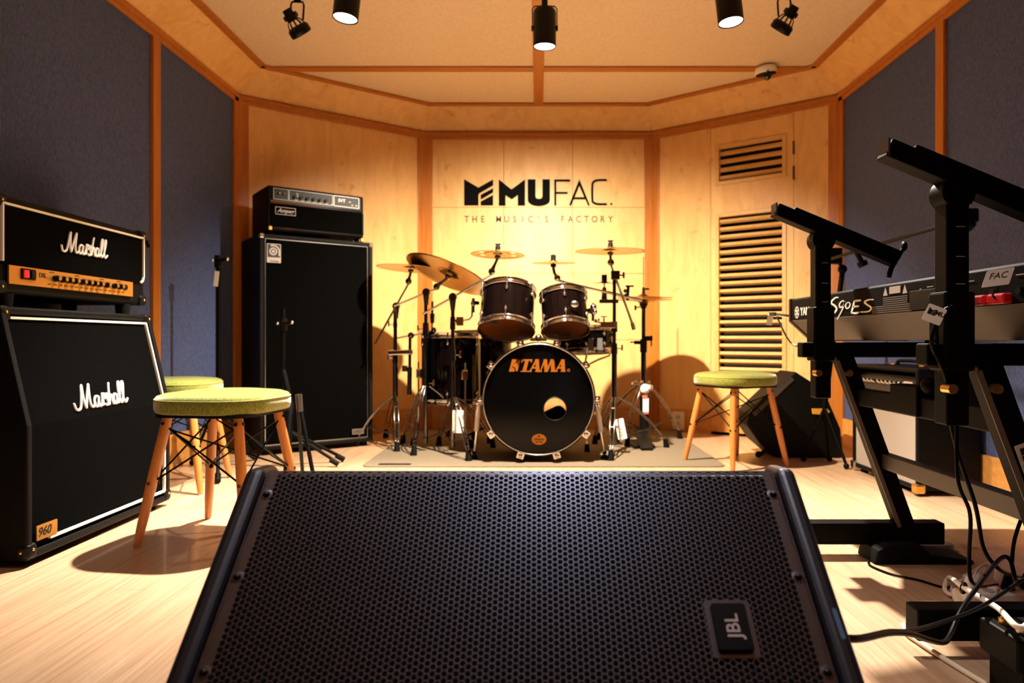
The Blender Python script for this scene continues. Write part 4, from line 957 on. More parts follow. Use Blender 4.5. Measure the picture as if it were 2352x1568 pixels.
m = MB(); m.box(P(1396, 746, 3.93), (.085, .035, .035)); m.cyl(P(1387, 742, 3.93), P(1387, 728, 3.93), .005, n=8); m.box(P(1387, 727, 3.93), (.035, .012, .008)); m.tube([P(1380, 741, 3.92), P(1366, 738, 3.88), P(1361, 730, 3.84), P(1362, 695, 3.83)], .0055, 8); m.build('tom_arm', chrome, sD, bevel=.006)
m = MB(); m.sphere(P(1363, 705, 3.83), .02, 10); m.sphere(P(1366, 716, 3.83), .016, 10); m.sphere(P(1372, 735, 3.83), .014, 10); m.build('tom_arm_joint', chrome, sD)
Mt = frame(P(1426, 985, 3.90), (0, -1, .1), (1, 0, 0)) @ Matrix.Rotation(math.radians(11), 4, 'Z'); m = MB(); m.prism(rrect(.050, .115, .004), 0, .001, Mt); tg = m.build('paper_tag', white, sD, label='white paper tag hanging at the leg')
text_part('tag_lettering', 'MUFAC', .020, Mt @ Matrix.Translation((0, -.012, .002)) @ Matrix.Rotation(PI / 2, 4, 'Z'), greyp, tg)
# hi-hat stand
cH = xy(1478, 4.3); sH = thing('hi_hat_stand', 'hi-hat stand with pedal at the far right of the kit, white tags on its legs', 'stand', (cH.x, cH.y, .006))
hh = zz_(880, 4.3)
tripod(sH, cH, hh, [xy(1562, 4.50), xy(1372, 4.45), xy(1440, 4.17)])
pole(sH, cH, .05, zz_(795, 4.3), .0165, 'lower_pole'); pole(sH, cH, zz_(795, 4.3), zz_(702, 4.3), .0125, 'upper_pole')
m = MB(); m.cyl((cH.x, cH.y, zz_(702, 4.3)), (cH.x, cH.y, zz_(590, 4.3)), .003, n=8); m.build('pull_rod', chrome, sH)
m = MB(); m.cyl(HC + V((0, 0, .02)), HC + V((0, 0, .07)), .014, .010, n=14); m.box(HC + V((.02, 0, .06)), (.03, .006, .012)); m.build('clutch', chrome, sH)
m = MB(); m.cyl(HC - V((0, 0, .045)), HC - V((0, 0, .022)), .024, .028, n=16); m.cyl(HC - V((0, 0, .06)), HC - V((0, 0, .045)), .018, n=14); m.cyl(HC + V((-.02, 0, -.05)), HC + V((-.05, 0, -.055)), .004, n=8); m.box(HC + V((-.05, 0, -.055)), (.012, .006, .03)); m.build('seat_cup', satinblk, sH)
m = MB(); q = V((cH.x, cH.y, zz_(790, 4.3))); m.cyl(q - V((0, 0, .05)), q + V((0, 0, .03)), .022, n=14); m.box(q + V((-.035, -.01, .01)), (.05, .02, .022)); m.box(q + V((.03, -.015, .035)), (.045, .025, .03)); m.box(q + V((.045, -.02, .02)), (.008, .008, .07)); m.box(q + V((-.07, -.01, .012)), (.03, .008, .008)); m.build('memory_clamp', satinblk, sH, bevel=.004)
m = MB(); m.box((cH.x + .0, cH.y - .02, .17), (.055, .03, .26)); m.box((cH.x - .03, cH.y - .10, .016), (.13, .26, .02)); m.build('pedal_frame', satinblk, sH, bevel=.004)
m = MB(); m.add([V((cH.x - .06, cH.y - .30, .02)), V((cH.x + .01, cH.y - .30, .02)), V((cH.x + .02, cH.y - .05, .10)), V((cH.x - .07, cH.y - .05, .10))] + [V((cH.x - .06, cH.y - .30, .014)), V((cH.x + .01, cH.y - .30, .014)), V((cH.x + .02, cH.y - .05, .092)), V((cH.x - .07, cH.y - .05, .092))], [(0, 1, 2, 3), (7, 6, 5, 4), (0, 4, 5, 1), (1, 5, 6, 2), (2, 6, 7, 3), (3, 7, 4, 0)]); m.build('footboard', satinblk, sH)
q = P(1482, 893, 4.22); m = MB(); m.lathe([(1e-4, 0), (.030, 0), (.030, .002), (1e-4, .002)], frame(q, (0, -1, 0)), 24); m.sphere(q + V((.03, 0, .01)), .018, 10); m.build('round_tag', white, sH, label='round white tag')
m = MB(); m.prism(rrect(.030, .020, .002), 0, .002, frame(P(1481, 911, 4.22), (0, -1, 0), (1, 0, 0))); m.prism(rrect(.030, .014, .002), 0, .002, frame(P(1484, 948, 4.22), (0, -1, 0), (1, 0, 0))); m.build('red_tag_band', mat('faded_red_print', (.5, .12, .10), .6), sH, label='faded red bands of the tag')
m = MB(); m.prism(rrect(.035, .085, .004), 0, .0015, frame(P(1483, 930, 4.222), (0, -1, 0), (1, 0, 0))); m.build('long_tag', white, sH, label='long white tag')
m = MB(); m.cyl(P(1452, 880, 4.24), P(1475, 884, 4.26), .009, n=8)
for px in (1462, 1475, 1490): m.sphere(P(px, 877, 4.25), .010, 8)
m.build('leg_collar', chrome, sH)

# ------------------------------------------------------------------ foreground floor monitor
XM = -0.0235
sl = V((0, -.748, -.664)); nn = V((0, -.664, .748)); T0 = V((XM, .9, .472))
def MP(x, t, w_=0.0): return T0 + V((x - XM, 0, 0)) + sl * t + nn * w_
PM = Matrix((V((1, 0, 0)), -sl, nn)).transposed().to_4x4(); PM.translation = T0      # local x right, y up the slope, z out
mon = thing('floor_monitor', 'big black wedge floor monitor with honeycomb grille in the foreground', 'speaker', (XM, .86, 0))
TL = .47; bot = T0 + sl * TL
YZ = Matrix(((0, 0, 1, 0), (1, 0, 0, 0), (0, 1, 0, 0), (0, 0, 0, 1)))
bp = [(T0.y + nn.y * -.006, T0.z + nn.z * -.006), (bot.y + nn.y * -.006, bot.z + nn.z * -.006), (.60, .0), (1.14, .0), (1.20, .06), (1.02, .40), (.93, .462)]
m = MB(); m.prism(bp, XM - .3275, XM + .3275, YZ); m.build('cabinet', blackplastic, mon, bevel=.006)
ep = [(T0.y + nn.y * .008 - .002, T0.z + nn.z * .008), (bot.y + nn.y * .008, bot.z + nn.z * .008), (.585, .0), (1.145, .0), (1.207, .06), (1.03, .41), (.94, .474)]
for s in (-1, 1):
    m = MB(); m.prism(ep, XM + s * .328, XM + s * .352, YZ); ec = m.build('end_cap', blackplastic, mon, bevel=.009, seg=4)
    if s > 0:
        m = MB(); m.prism(rrect(.005, .034, .0024), 0.0, .0088, PM @ Matrix.Translation((.3425, -.206, 0))); m.build('indicator_slot', bluegrey, ec, label='narrow blue-grey indicator')
# perforated steel grille
a_ = .0070; cx_sp = a_ * math.sqrt(3) / 2; Ro = a_ / math.sqrt(3); Ri = Ro * .82; th = .0012
m = MB(); ncol = int(.3225 / cx_sp); verts = []; faces = []
hexd = [(math.cos(math.radians(60 * k)), math.sin(math.radians(60 * k))) for k in range(6)]
gx0, gx1, gt0, gt1 = -.313, .313, .002, .46
for ci in range(-ncol, ncol + 1):
    x = ci * cx_sp; nrow = int(TL / a_)
    for ri in range(nrow):
        tt = (ri + .5 + (.5 if ci % 2 else 0)) * a_ - .001
        if tt > TL - .004: continue
        y = -tt; hole = gx0 < x < gx1 and tt < gt1
        X_ = x + XM
        if .184 < X_ < .230 and .177 < tt < .238: hole = False
        k = len(verts)
        if hole:
            verts += [(x + Ro * p, y + Ro * q, 0) for p, q in hexd] + [(x + Ri * p, y + Ri * q, 0) for p, q in hexd] + [(x + Ri * p, y + Ri * q, -th) for p, q in hexd]
            for i in range(6):
                j = (i + 1) % 6; faces.append((k + i, k + j, k + 6 + j, k + 6 + i)); faces.append((k + 6 + i, k + 6 + j, k + 12 + j, k + 12 + i))
        else:
            verts += [(x + Ro * p, y + Ro * q, 0) for p, q in hexd]; faces.append(tuple(range(k, k + 6)))
m.add(verts, faces, False, PM); m.build('grille', grillepaint, mon, fix=False, label='honeycomb-perforated steel grille')
m = MB(); m.box((0, -TL / 2, -.0045), (.645, TL - .01, .0012), PM); m.build('foam_backing', foam, mon)
m = MB()
for s in (-1, 1): m.box((s * .3243, -TL / 2, -.001), (.0035, TL, .002), PM)
m.box((0, -.0005, -.0014), (.65, .006, .001), PM); m.box((0, .0022, -.003), (.65, .0012, .0045), PM); m.build('grille_edge', grillepaint, mon)
for s in (-1, 1):
    for tt in (.035, .1476, .2535, .36):
        m = MB(); Mq = PM @ Matrix.Translation((s * .3178, -tt, 0)); m.lathe([(.0072, .0002), (.0055, .0006), (.0001, .0005)], Mq, 18); bz = m.build('screw_dimple', grillepaint, mon)
        m = MB(); m.sphere(Mq @ V((0, 0, .001)), .0045, 12, sq=(1, 1, .8)); m.build('screw', satinblk, bz)
Mbd = PM @ Matrix.Translation((.206 - XM, -.2075, 0))
m = MB(); m.prism(rrect(.037, .052, .003), 0, .0065, Mbd); bg = m.build('badge', mat('black_badge', (.004, .003, .004), .5, spec=.08), mon, bevel=.001, label='raised badge reading JBL')
m = MB(); rect = rrect(.050, .064, .004); m.prism(rect, .0001, .0008, Mbd); m.build('badge_surround', grillepaint, mon)
text_part('badge_lettering', 'JBL', .0205, Mbd @ Matrix.Translation((.001, 0, .0068)) @ Matrix.Rotation(PI / 2, 4, 'Z'), mat('pale_pink_grey_print', (.34, .27, .27), .5), bg, off=.0003, ext=.0002)
# back handle, seen only as a reflection in the bass drum
m = MB(); m.tube(cr([(XM - .09, 1.115, .235), (XM - .085, 1.155, .245), (XM + .085, 1.155, .245), (XM + .09, 1.115, .235)]), .011, 10); m.build('carry_handle', blackplastic, mon)

# ------------------------------------------------------------------ keyboard on its two-tier stand
ks = thing('keyboard_stand', 'black two-tier keyboard stand with empty upper arms at the right', 'keyboard stand', (1.0, 1.75, 0))
YFAR, YNEAR, PX_ = 2.08, 1.42, .842
for yv in (YFAR, YNEAR):
    m = MB(); m.box((.98, yv, .070), (.44, .05, .064)); ft = m.build('foot_bar', standblk, ks, bevel=.004)
    m = MB(); q = [(-.115, 0), (.17, 0), (.17, .012), (.05, .028), (.02, .056), (-.07, .056), (-.105, .040)]
    m.prism(q, yv - .09, yv + .02, Matrix(((1, 0, 0, 1.075), (0, 0, 1, 0), (0, 1, 0, 0), (0, 0, 0, 1)))); m.build('rubber_end', rubber, ft, bevel=.004)
    m = MB(); m.bar((1.09, yv, .09), (.905, yv, .60), .05, .045, (1, 0, 0)); lg = m.build('slanted_leg', standblk, ks, bevel=.004)
    m = MB(); m.bar((1.066, yv - .024, .09), (.882, yv - .024, .58), .012, .003, (1, 0, 0)); m.build('leg_edge', mat('grey_leg_strip', (.12, .09, .07), .5), lg)  # thin strip, a lighter grey than the leg, along one front edge
    m = MB(); m.box((1.0, yv, .613), (.44, .045, .045)); m.build('lower_arm', standblk, ks, bevel=.004)
    m = MB(); m.box((1.19, yv, .642), (.05, .05, .03)); m.build('arm_stop', rubber, ks, bevel=.004)
    m = MB(); m.box((PX_, yv, .735 - .015), (.046, .046, .50)); m.build('post', standblk, ks, bevel=.004)
    m = MB(); m.box((PX_, yv, .66), (.062, .060, .16)); m.build('post_sleeve', standblk, ks, bevel=.005)
    m = MB(); m.box((PX_ + .002, yv, .935), (.052, .052, .04)); m.cyl((PX_ + .002, yv - .022, .940), (PX_ + .002, yv + .026, .940), .034, n=28); m.build('pivot', standblk, ks, bevel=.003)
    a0, a1 = V((.705, yv, 1.030)), V((1.065, yv, .880))
    m = MB(); m.bar(a0, a1, .045, .038, (0, 1, 0)); ua = m.build('upper_arm', standblk, ks, bevel=.003)
    m = MB(); d = (a1 - a0).normalized(); u_ = V((-d.z, 0, d.x)); 
    if u_.z < 0: u_ = -u_
    m.bar(a0 + d * .05 + u_ * .023, a1 + u_ * .023, .040, .010, (0, 1, 0)); m.build('arm_pad', rubber, ua, bevel=.003)
    m = MB(); m.box(a0 - d * .001, (.004, .046, .036)); m.build('end_plug', mat('dark_blue_grey_plug', (.03, .03, .04), .5), ua)
    m = MB(); e = a1 + u_ * .0; m.tube(cr([e + V((-.02, 0, -.05)), e + V((-.01, 0, -.02)), e + V((.01, 0, .01)), e + V((.025, 0, .04))]), [.008] * 8 + [.006] * 11, 8); m.sphere(e + V((.026, 0, .042)), .013, 10, sq=(.7, 1, 1.2)); m.build('end_stop', standblk, ua)
    for e in (-1, 1):
        m = MB(); m.cyl((PX_ - .05 + (.12 if e > 0 else .03), yv - .04, .545), (PX_ - .05 + (.12 if e > 0 else .03), yv - .01, .545), .010, n=10); m.build('locking_bolt', brass, ks)
    m = MB()
    for z in (.93, .87, .81, .755, .59): m.box((PX_ + .004, yv - .0235, z), (.018, .001, .0012))
    m.build('height_marks', mat('pale_mark', (.5, .5, .5), .5), ks)
m = MB(); m.box((1.03, (YFAR + YNEAR) / 2, .285), (.032, YFAR - YNEAR, .045)); m.build('lower_crossbar', mat('black_steel_tube', (.035, .028, .022), .4), ks, bevel=.003)
m = MB(); m.box((.955, (YFAR + YNEAR) / 2, .475), (.032, YFAR - YNEAR, .05)); m.box((.955, 1.78, .49), (.05, .13, .075)); m.build('upper_crossbar', standblk, ks, bevel=.003)
m = MB(); m.cyl((.955, 1.78, .50), (.955, 1.70, .53), .012, n=10); m.sphere((.955, 1.70, .53), .022, 10); m.build('crossbar_knob', standblk, ks)
# sticker on the near leg
Dl = (V((.905, YNEAR, .60)) - V((1.09, YNEAR, .09))).normalized()
Mst = Matrix((-Dl, V((0, -1, 0)).cross(-Dl), V((0, -1, 0)))).transposed().to_4x4(); Mst.translation = V((.985, YNEAR - .0245, .38))
Mst.translation = V((.992, YNEAR - .0245, .372))
m = MB(); m.prism(rrect(.135, .036, .002), 0, .0006, Mst); stk = m.build('sticker', mat('grey_white_sticker', (.62, .57, .52), .5), ks, label='white sticker reading MUFAC')
text_part('sticker_lettering', 'MU', .024, Mst @ Matrix.Translation((-.008, .003, .001)), inkblk, stk, off=.0012, ext=.0002)
text_part('sticker_lettering', 'FAC', .024, Mst @ Matrix.Translation((.034, .003, .001)), inkblk, stk, off=-.0002, ext=.0002)
text_part('sticker_tagline', "THE MUSIC'S FACTORY", .0075, Mst @ Matrix.Translation((0, -.013, .001)), greyp, stk, spacing=1.3, ext=.0002)
def emblem_at(M, k, parent, nm='sticker_emblem'):
    """the sign's emblem, k metres wide"""
    s_ = k / 390; MM = M @ Matrix(((s_, 0, 0, -350 * s_), (0, -s_, 0, 365 * s_), (0, 0, 1, 0), (0, 0, 0, 1)))
    poly_part(nm, emblem, MM, inkblk, parent, .0002)
emblem_at(Mst @ Matrix.Translation((-.045, .003, .001)), .028, stk)

kb = thing('keyboard', 'long dark stage keyboard seen from behind, lying on the lower arms of the stand', 'keyboard', (1.1, 1.81, .64))
KX, KY0, KY1 = .900, 1.12, 2.50
kp = [(KX, .712), (KX, .782), (KX + .006, .788), (KX + .20, .790), (KX + .23, .765), (KX + .40, .75), (KX + .41, .70), (KX + .40, .642), (KX + .075, .642)]
m = MB(); m.prism(kp, KY0 + .02, KY1 - .02, XZ); m.build('case', kbrown, kb, bevel=.002)
m = MB(); m.add([(KX + .073, KY0 + .03, .6425), (KX + .073, KY1 - .03, .6425), (KX - .0012, KY1 - .03, .7105), (KX - .0012, KY0 + .03, .7105), (KX + .076, KY0 + .03, .6425), (KX + .076, KY1 - .03, .6425), (KX + .003, KY1 - .03, .7115), (KX + .003, KY0 + .03, .7115)], [(0, 1, 2, 3), (7, 6, 5, 4), (0, 4, 5, 1), (1, 5, 6, 2), (2, 6, 7, 3), (3, 7, 4, 0)]); m.build('underside', kgrey, kb, label='grey sloping underside')
for y0_, y1_ in ((KY0, KY0 + .02), (KY1 - .02, KY1)):
    ek = [(KX - .004, .708), (KX - .004, .79), (KX + .42, .79), (KX + .42, .638), (KX + .072, .638)]
    m = MB(); m.prism(ek, y0_, y1_, XZ); m.build('end_cheek', mat('dark_red_brown_cheek', (.03, .008, .005), .35), kb, bevel=.004)
BK = Matrix((V((0, -1, 0)), V((0, 0, 1)), V((-1, 0, 0)))).transposed().to_4x4()     # on the back panel: local x towards the camera
def kbm(y, z, w_=.0008): M = BK.copy(); M.translation = V((KX - w_, y, z)); return M
def ky(px): return KX * F / (px - CX)
def panel_stroke(pts, w0, nm, lb):
    """brush-like stroke on the back panel, traced in a 3.843x crop of the photograph starting at (1740, 580)"""
    c = cr([(x, y, 0) for x, y in pts], 5); out = []
    for side in (1, -1):
        row = []
        for i_, p in enumerate(c):
            a = c[max(i_ - 1, 0)]; b = c[min(i_ + 1, len(c) - 1)]; t_ = (b - a).normalized(); q = p + V((-t_.y, t_.x, 0)) * side * w0 * (.55 + .45 * math.sin(PI * (i_ + .5) / len(c)))
            px, py = 1740 + q.x / 3.843, 580 + q.y / 3.843; d = ky(px); row.append(V((KX - .0012, d, H + (CY - py) / F * d)))
        out.append(row)
    n = len(c); mb.add(out[0] + out[1], [(k, k + 1, n + k + 1, n + k) for k in range(n - 1)])
mb = MB()
panel_stroke([(718, 396), (690, 398), (652, 440), (690, 472), (700, 505), (660, 545), (600, 560), (582, 545), (604, 516)], 8, '', '')
panel_stroke([(772, 440), (755, 424), (728, 450), (730, 482), (760, 470), (776, 430), (760, 480), (735, 535), (704, 590)], 7, '', '')
panel_stroke([(802, 436), (782, 458), (788, 492), (812, 480), (820, 450), (802, 436)], 6, '', '')
for st in ([(918, 420), (885, 424), (856, 428)], [(858, 424), (846, 480), (830, 532)], [(828, 530), (870, 534), (900, 526)], [(846, 478), (875, 474), (902, 472)]): panel_stroke(st, 9, '', '')
panel_stroke([(1028, 414), (985, 416), (948, 436), (975, 462), (1006, 486), (985, 518), (910, 524)], 8, '', '')
mb.build('model_name', offwhite, kb, fix=False, label='white brushed lettering reading S90 ES')
yn = ky(1826); text_part('maker_name', 'YAMAHA', .038, kbm(2.392 , .738) @ Matrix.Translation((.0, 0, 0)), offwhite, kb, off=.0006, align='LEFT', sx=1.0, label='white lettering reading YAMAHA')
m = MB(); Mq = kbm(2.425, .738); disc_ring(m, Mq, .018, .0205); disc_ring(m, Mq, .0001, .004)
for q in range(3): m.box((0, 0, 0), (.004, .036, .0004), Mq @ Matrix.Rotation(q * PI / 3, 4, 'Z'))
m.build('maker_emblem', offwhite, kb)
m = MB(); yc = ky(2056)
for e in (-1, 1): m.add([(-.012 + e * .048, 0, 0), (.012 + e * .048, 0, 0), (e * .048, .022, 0)], [(0, 1, 2)], False, kbm(yc, .757))
m.box((0, .012, 0), (.055, .018, .0004), kbm(yc, .757)); m.build('warning_symbols', greyp, kb, fix=False)
m = MB()
for r in range(9):
    m.box((0, -.0 - r * .0052, 0), (.12 if r < 4 else .20, .003, .0004), kbm(yc + (.0 if r < 4 else .02), .751))
m.build('warning_text', mat('dim_grey_print', (.10, .085, .07), .5), kb)
text_part('small_logo', 'S', .022, kbm(ky(2115), .755), greyp, kb)
m = MB()
for k in range(5):
    m = MB(); m.box((.0, 0, 0), (.025, .002, .0004), kbm(1.60 - k * .075, .765)); m.build('socket_caption', greyp, kb)
    m = MB(); m.cyl((KX + .001, 1.60 - k * .075, .735), (KX - .006, 1.60 - k * .075, .735), .008, n=10); m.build('socket', satinblk, kb)
m = MB(); m.box((KX - .002, ky(2135), .737), (.004, .16, .045)); m.build('expansion_cover', satinblk, kb, bevel=.001)
m = MB()
for y in (1.405, 1.345): m.box((KX - .010, y, .722), (.02, .050, .020))
m.build('red_plug', redm, kb, bevel=.004, label='red plugs in the back panel')
m = MB(); m.cyl((KX + .03, KY1, .73), (KX + .03, KY1 + .012, .73), .010, n=10); m.cyl((KX + .05, KY1, .765), (KX + .05, KY1 + .01, .765), .010, n=10); m.build('end_socket', chrome_d, kb)
# headphone plug and cable at the far end
pl = thing('plug_cable', 'silver plug and grey-black cable hanging from the far end of the keyboard', 'cable', P(1810, 735, 2.52))
p0 = V((KX + .03, KY1 + .012, .722)); 
m = MB(); m.cyl(P(1812, 726, 2.525), P(1778, 722, 2.53), .006, n=10); m.cyl(P(1782, 722, 2.53), P(1765, 722, 2.53), .009, n=10); m.build('plug', chrome, pl)
m = MB(); m.tube(cr([P(1768, 720, 2.53), P(1776, 718, 2.53), P(1788, 735, 2.53), P(1802, 765, 2.52), P(1820, 790, 2.5), P(1848, 797, 2.45), P(1872, 790, 2.4)], 8), .0032, 8); m.build('cable', mat('grey_cable', (.12, .12, .12), .25), pl)
m = MB(); m.prism(rrect(.020, .034, .002), 0, .001, frame(P(1768, 736, 2.53), (-.3, -1, 0), (1, 0, -.2))); m.build('plastic_tag', white, pl, label='clear white plastic tag')

# tags on cables at the keyboard
tg = thing('cable_tag', 'white tag with black emblem on a cable in front of the keyboard', 'tag', P(2145, 722, 1.35))
Mt = frame(P(2146, 722, 1.36), (-.35, -1, 0), (1, 0, 0)) @ Matrix.Rotation(math.radians(-24), 4, 'Z')
m = MB(); m.prism(rrect(.034, .034, .003), 0, .001, Mt); c_ = m.build('card', white, tg)
emblem_at(Mt @ Matrix.Translation((-.006, .004, .0012)), .014, c_, 'card_emblem'); text_part('card_lettering', 'MU', .012, Mt @ Matrix.Translation((.009, .004, .0012)), inkblk, c_, off=.0003, ext=.0002)
tg2 = thing('cable_tag', 'white slanted tag reading FAC above the red plugs of the keyboard', 'tag', P(2292, 637, 1.28))
Mt = frame(P(2292, 637, 1.28), (-.4, -1, .1), (1, 0, .08)) @ Matrix(((1, .45, 0, 0), (0, 1, 0, 0), (0, 0, 1, 0), (0, 0, 0, 1)))
m = MB(); m.prism(rrect(.044, .030, .002), 0, .001, Mt); c_ = m.build('card', white, tg2); text_part('card_lettering', 'FAC', .016, Mt @ Matrix.Translation((0, .003, .0012)), inkblk, c_, off=-.0001, ext=.0002)
m = MB(); m.tube(cr([P(2292, 650, 1.285), P(2290, 668, 1.30), P(2280, 676, 1.33), (KX - .018, 1.345, .722)]), .002, 6); m.build('lead', cableblk, tg2)

# ------------------------------------------------------------------ boom microphone stand behind the keyboard
ms = thing('microphone_stand', 'black boom microphone stand behind the keyboard, boom passing the upper arms', 'microphone stand', (1.50, 3.62, 0))
D_ = 3.6; ct = P(1915, 588, D_ - .05); hb = P(1894, 935, D_)
m = MB(); m.cyl(hb, P(1935, 622, D_), .013, n=12); m.build('pole', standblk, ms)
m = MB(); m.tube([P(1935, 622, D_), P(1933, 610, D_), P(1915, 592, D_ - .02)], .010, 8); m.sphere(P(1935, 618, D_), .024, 10); m.box(ct, (.07, .05, .08)); m.build('clutch', standblk, ms, bevel=.012)
m = MB(); m.cyl(P(1882, 602, D_), P(2225, 500, 2.2), .0075, n=10); m.build('boom', standblk, ms)
m = MB(); e = P(2215, 497, 2.22); m.box(e, (.06, .06, .045), None); m.sphere(e + V((.0, 0, -.02)), .034, 10); m.build('microphone_clip', satinblk, ms, bevel=.006)
q = P(1968, 590, 3.1); m = MB(); m.cyl(q + V((0, 0, .02)), q + V((.02, 0, -.02)), .012, n=8); m.cyl(q + V((.02, 0, -.02)), q + V((.03, 0, -.04)), .022, n=12); m.build('cable_clip', standblk, ms)
for px, d in ((1846, 3.68), (1944, 3.46), (1905, 3.68)):
    f = xy(px, d); m = MB(); m.cyl(hb, V((f.x, f.y, .02)), .008, n=8); lg = m.build('leg', standblk, ms)
    m = MB(); m.sphere((f.x, f.y, .016), .016, 8); m.build('rubber_foot', rubber, lg)

# ------------------------------------------------------------------ small combo amplifier at the right wall
ca = thing('combo_amplifier', 'small black combo amplifier with silver grille cloth against the right wall behind the stand', 'amplifier', (1.69, 3.155, 0))
AX, AY0, AY1, AZ = 1.55, 2.86, 3.45, .525
m = MB(); m.box(((AX + 1.82) / 2 + .002, AY0 + .01, AZ / 2 + .012), (1.815 - AX, .02, AZ - .03)); m.box(((AX + 1.82) / 2, AY1 - .01, AZ / 2 + .012), (1.815 - AX, .02, AZ - .03))
m.box((1.685, 3.155, AZ - .01), (.26, AY1 - AY0, .02)); m.box((1.685, 3.155, .03), (.26, AY1 - AY0, .02)); m.box((1.80, 3.155, .27), (.02, .55, .48)); m.build('cabinet_shell', tolex, ca, bevel=.008)
m = MB(); m.box((AX + .02, 3.155, .225), (.012, AY1 - AY0 - .04, .375)); m.build('grille', silvercloth, ca)
m = MB(); m.add([(AX + .012, AY0 + .02, .412), (AX + .012, AY1 - .02, .412), (AX + .05, AY1 - .02, .485), (AX + .05, AY0 + .02, .485), (AX + .06, AY0 + .02, .40), (AX + .06, AY1 - .02, .40), (AX + .07, AY1 - .02, .48), (AX + .07, AY0 + .02, .48)], [(0, 1, 2, 3), (7, 6, 5, 4), (0, 4, 5, 1), (1, 5, 6, 2), (2, 6, 7, 3), (3, 7, 4, 0)]); cpn = m.build('control_panel', inkblk, ca)
for k in range(11):
    y = AY1 - .07 - k * .038 - (.02 if k > 3 else 0); p = V((AX + .028, y, .447)); m = MB(); m.cyl(p, p + V((-.018, 0, .009)), .010, .007, n=10); m.sphere(p + V((-.018, 0, .009)), .0055, 8); m.build('knob', chrome_d, cpn)
m = MB(); m.box((AX + .010, 3.155, .405), (.006, AY1 - AY0 - .05, .008)); m.build('silver_strip', chrome_d, ca)
m = MB(); m.prism(rrect(.07, .028, .006), 0, .003, side_frame(AX + .014, 2.945, .452) @ Matrix.Rotation(PI, 4, 'Y')); m.build('script_badge', greyp, ca)
for y in (AY0 + .012, AY1 - .012):
    m = MB(); m.box((AX + .016, y, .030), (.04, .045, .040)); m.build('corner_protector', brass if y < 3 else chrome_d, ca, bevel=.008)
    for x in (1.59, 1.78): m = MB(); m.cyl((x, y + (.04 if y < 3 else -.04), 0), (x, y + (.04 if y < 3 else -.04), .022), .018, n=10); m.build('foot', rubber, ca)
m = MB(); m.tube(cr([(1.68, 3.05, AZ), (1.68, 3.07, AZ + .02), (1.68, 3.24, AZ + .02), (1.68, 3.26, AZ)]), .008, 8); m.build('handle', rubber, ca)
for y in (3.03, 3.28): m = MB(); m.box((1.68, y, AZ + .004), (.03, .04, .008)); m.build('handle_mount', brass, ca, bevel=.002)

# black wedge monitor by the right corner
wm = thing('wedge_monitor', 'black floor wedge speaker lying behind the right stool in the room corner', 'speaker', (1.45, 3.9, 0))
dd = 3.78
pg = [P(1826, 852, dd), P(1893, 895, dd), P(1932, 985, dd), P(1938, 1051, dd), P(1784, 1051, dd), P(1745, 1018, dd), P(1716, 976, dd), P(1722, 950, dd)]
m = MB(); m.prism([(p.x, max(p.z, 0.0)) for p in pg], dd, dd + .24, XZ); m.build('cabinet', tolex, wm, bevel=.012, seg=3)
gq = [P(1744, 905 + 25, dd), P(1818, 862, dd)]
m = MB(); m.prism([(p.x, p.z) for p in (P(1728, 948, dd), P(1818, 866, dd), P(1824, 872, dd), P(1734, 956, dd))], dd - .004, dd + .2, XZ); m.build('grille_edge', mat('dim_brown_edge', (.05, .03, .02), .6), wm)
m = MB(); m.prism([(p.x, p.z) for p in (P(1864, 938, dd), P(1898, 938, dd), P(1904, 944, dd), P(1898, 952, dd), P(1866, 950, dd))], dd - .012, dd, XZ); m.build('handle_plate', yellowp, wm, label='orange-yellow metal plate')
m = MB(); m.cyl(P(1768, 1028, dd - .02), P(1742, 1046, dd - .03), .012, n=10); m.sphere(P(1742, 1045, dd - .03) + V((0, 0, .004)), .018, 10); m.build('prop_foot', rubber, wm)

# ------------------------------------------------------------------ dark stands on the left
def mic_stand(label, px, d, ztop, feet, zh=.28, clutch_z=None, boom=None, r=.011, tag_=None):
    c_ = xy(px, d); t_ = thing('microphone_stand', label, 'microphone stand', (c_.x, c_.y, 0), 0, 'black microphone stands on the left')
    m = MB(); m.cyl((c_.x, c_.y, zh - .10), (c_.x, c_.y, ztop), r, n=12); m.build('pole', standblk, t_)
    m = MB(); m.cyl((c_.x, c_.y, zh - .06), (c_.x, c_.y, zh + .03), r * 2, n=12); m.build('hub', satinblk, t_)
    for fx, fd in feet:
        f = xy(fx, fd); m = MB(); m.cyl((c_.x, c_.y, zh), (f.x, f.y, .02), .0085, n=8); lg = m.build('leg', standblk, t_)
        m = MB(); dv = (V((f.x, f.y, 0)) - c_).normalized(); m.cyl(V((f.x, f.y, .016)) - dv * .04 + V((0, 0, .022)), V((f.x, f.y, .014)), .014, .014, n=8); m.build('rubber_foot', rubber, lg)
        m = MB(); m.cyl((c_.x, c_.y, zh - .09), V((c_.x, c_.y, zh)).lerp(V((f.x, f.y, .02)), .5), .004, n=6); m.build('brace', standblk, lg)
    if clutch_z: m = MB(); m.cyl((c_.x, c_.y, clutch_z - .03), (c_.x, c_.y, clutch_z + .03), r * 1.8, n=12); m.cyl((c_.x, c_.y - .01, clutch_z), (c_.x + .05, c_.y - .02, clutch_z + .01), .010, n=8); m.build('clutch', satinblk, t_); m = MB(); m.sphere((c_.x + .052, c_.y - .02, clutch_z + .01), .010, 8); m.sphere((c_.x - .02, c_.y - .02, clutch_z + .005), .008, 8); m.build('clutch_screw', chrome_d, t_)
    if boom: m = MB(); m.cyl(boom[0], boom[1], .006, n=8); m.build('boom', standblk, t_)
    if tag_: m = MB(); m.prism(rrect(.022, .075, .002), 0, .001, frame(tag_, (0, -1, 0), (1, 0, -.1))); m.build('paper_tag', white, t_, label='white paper tag')
    return t_
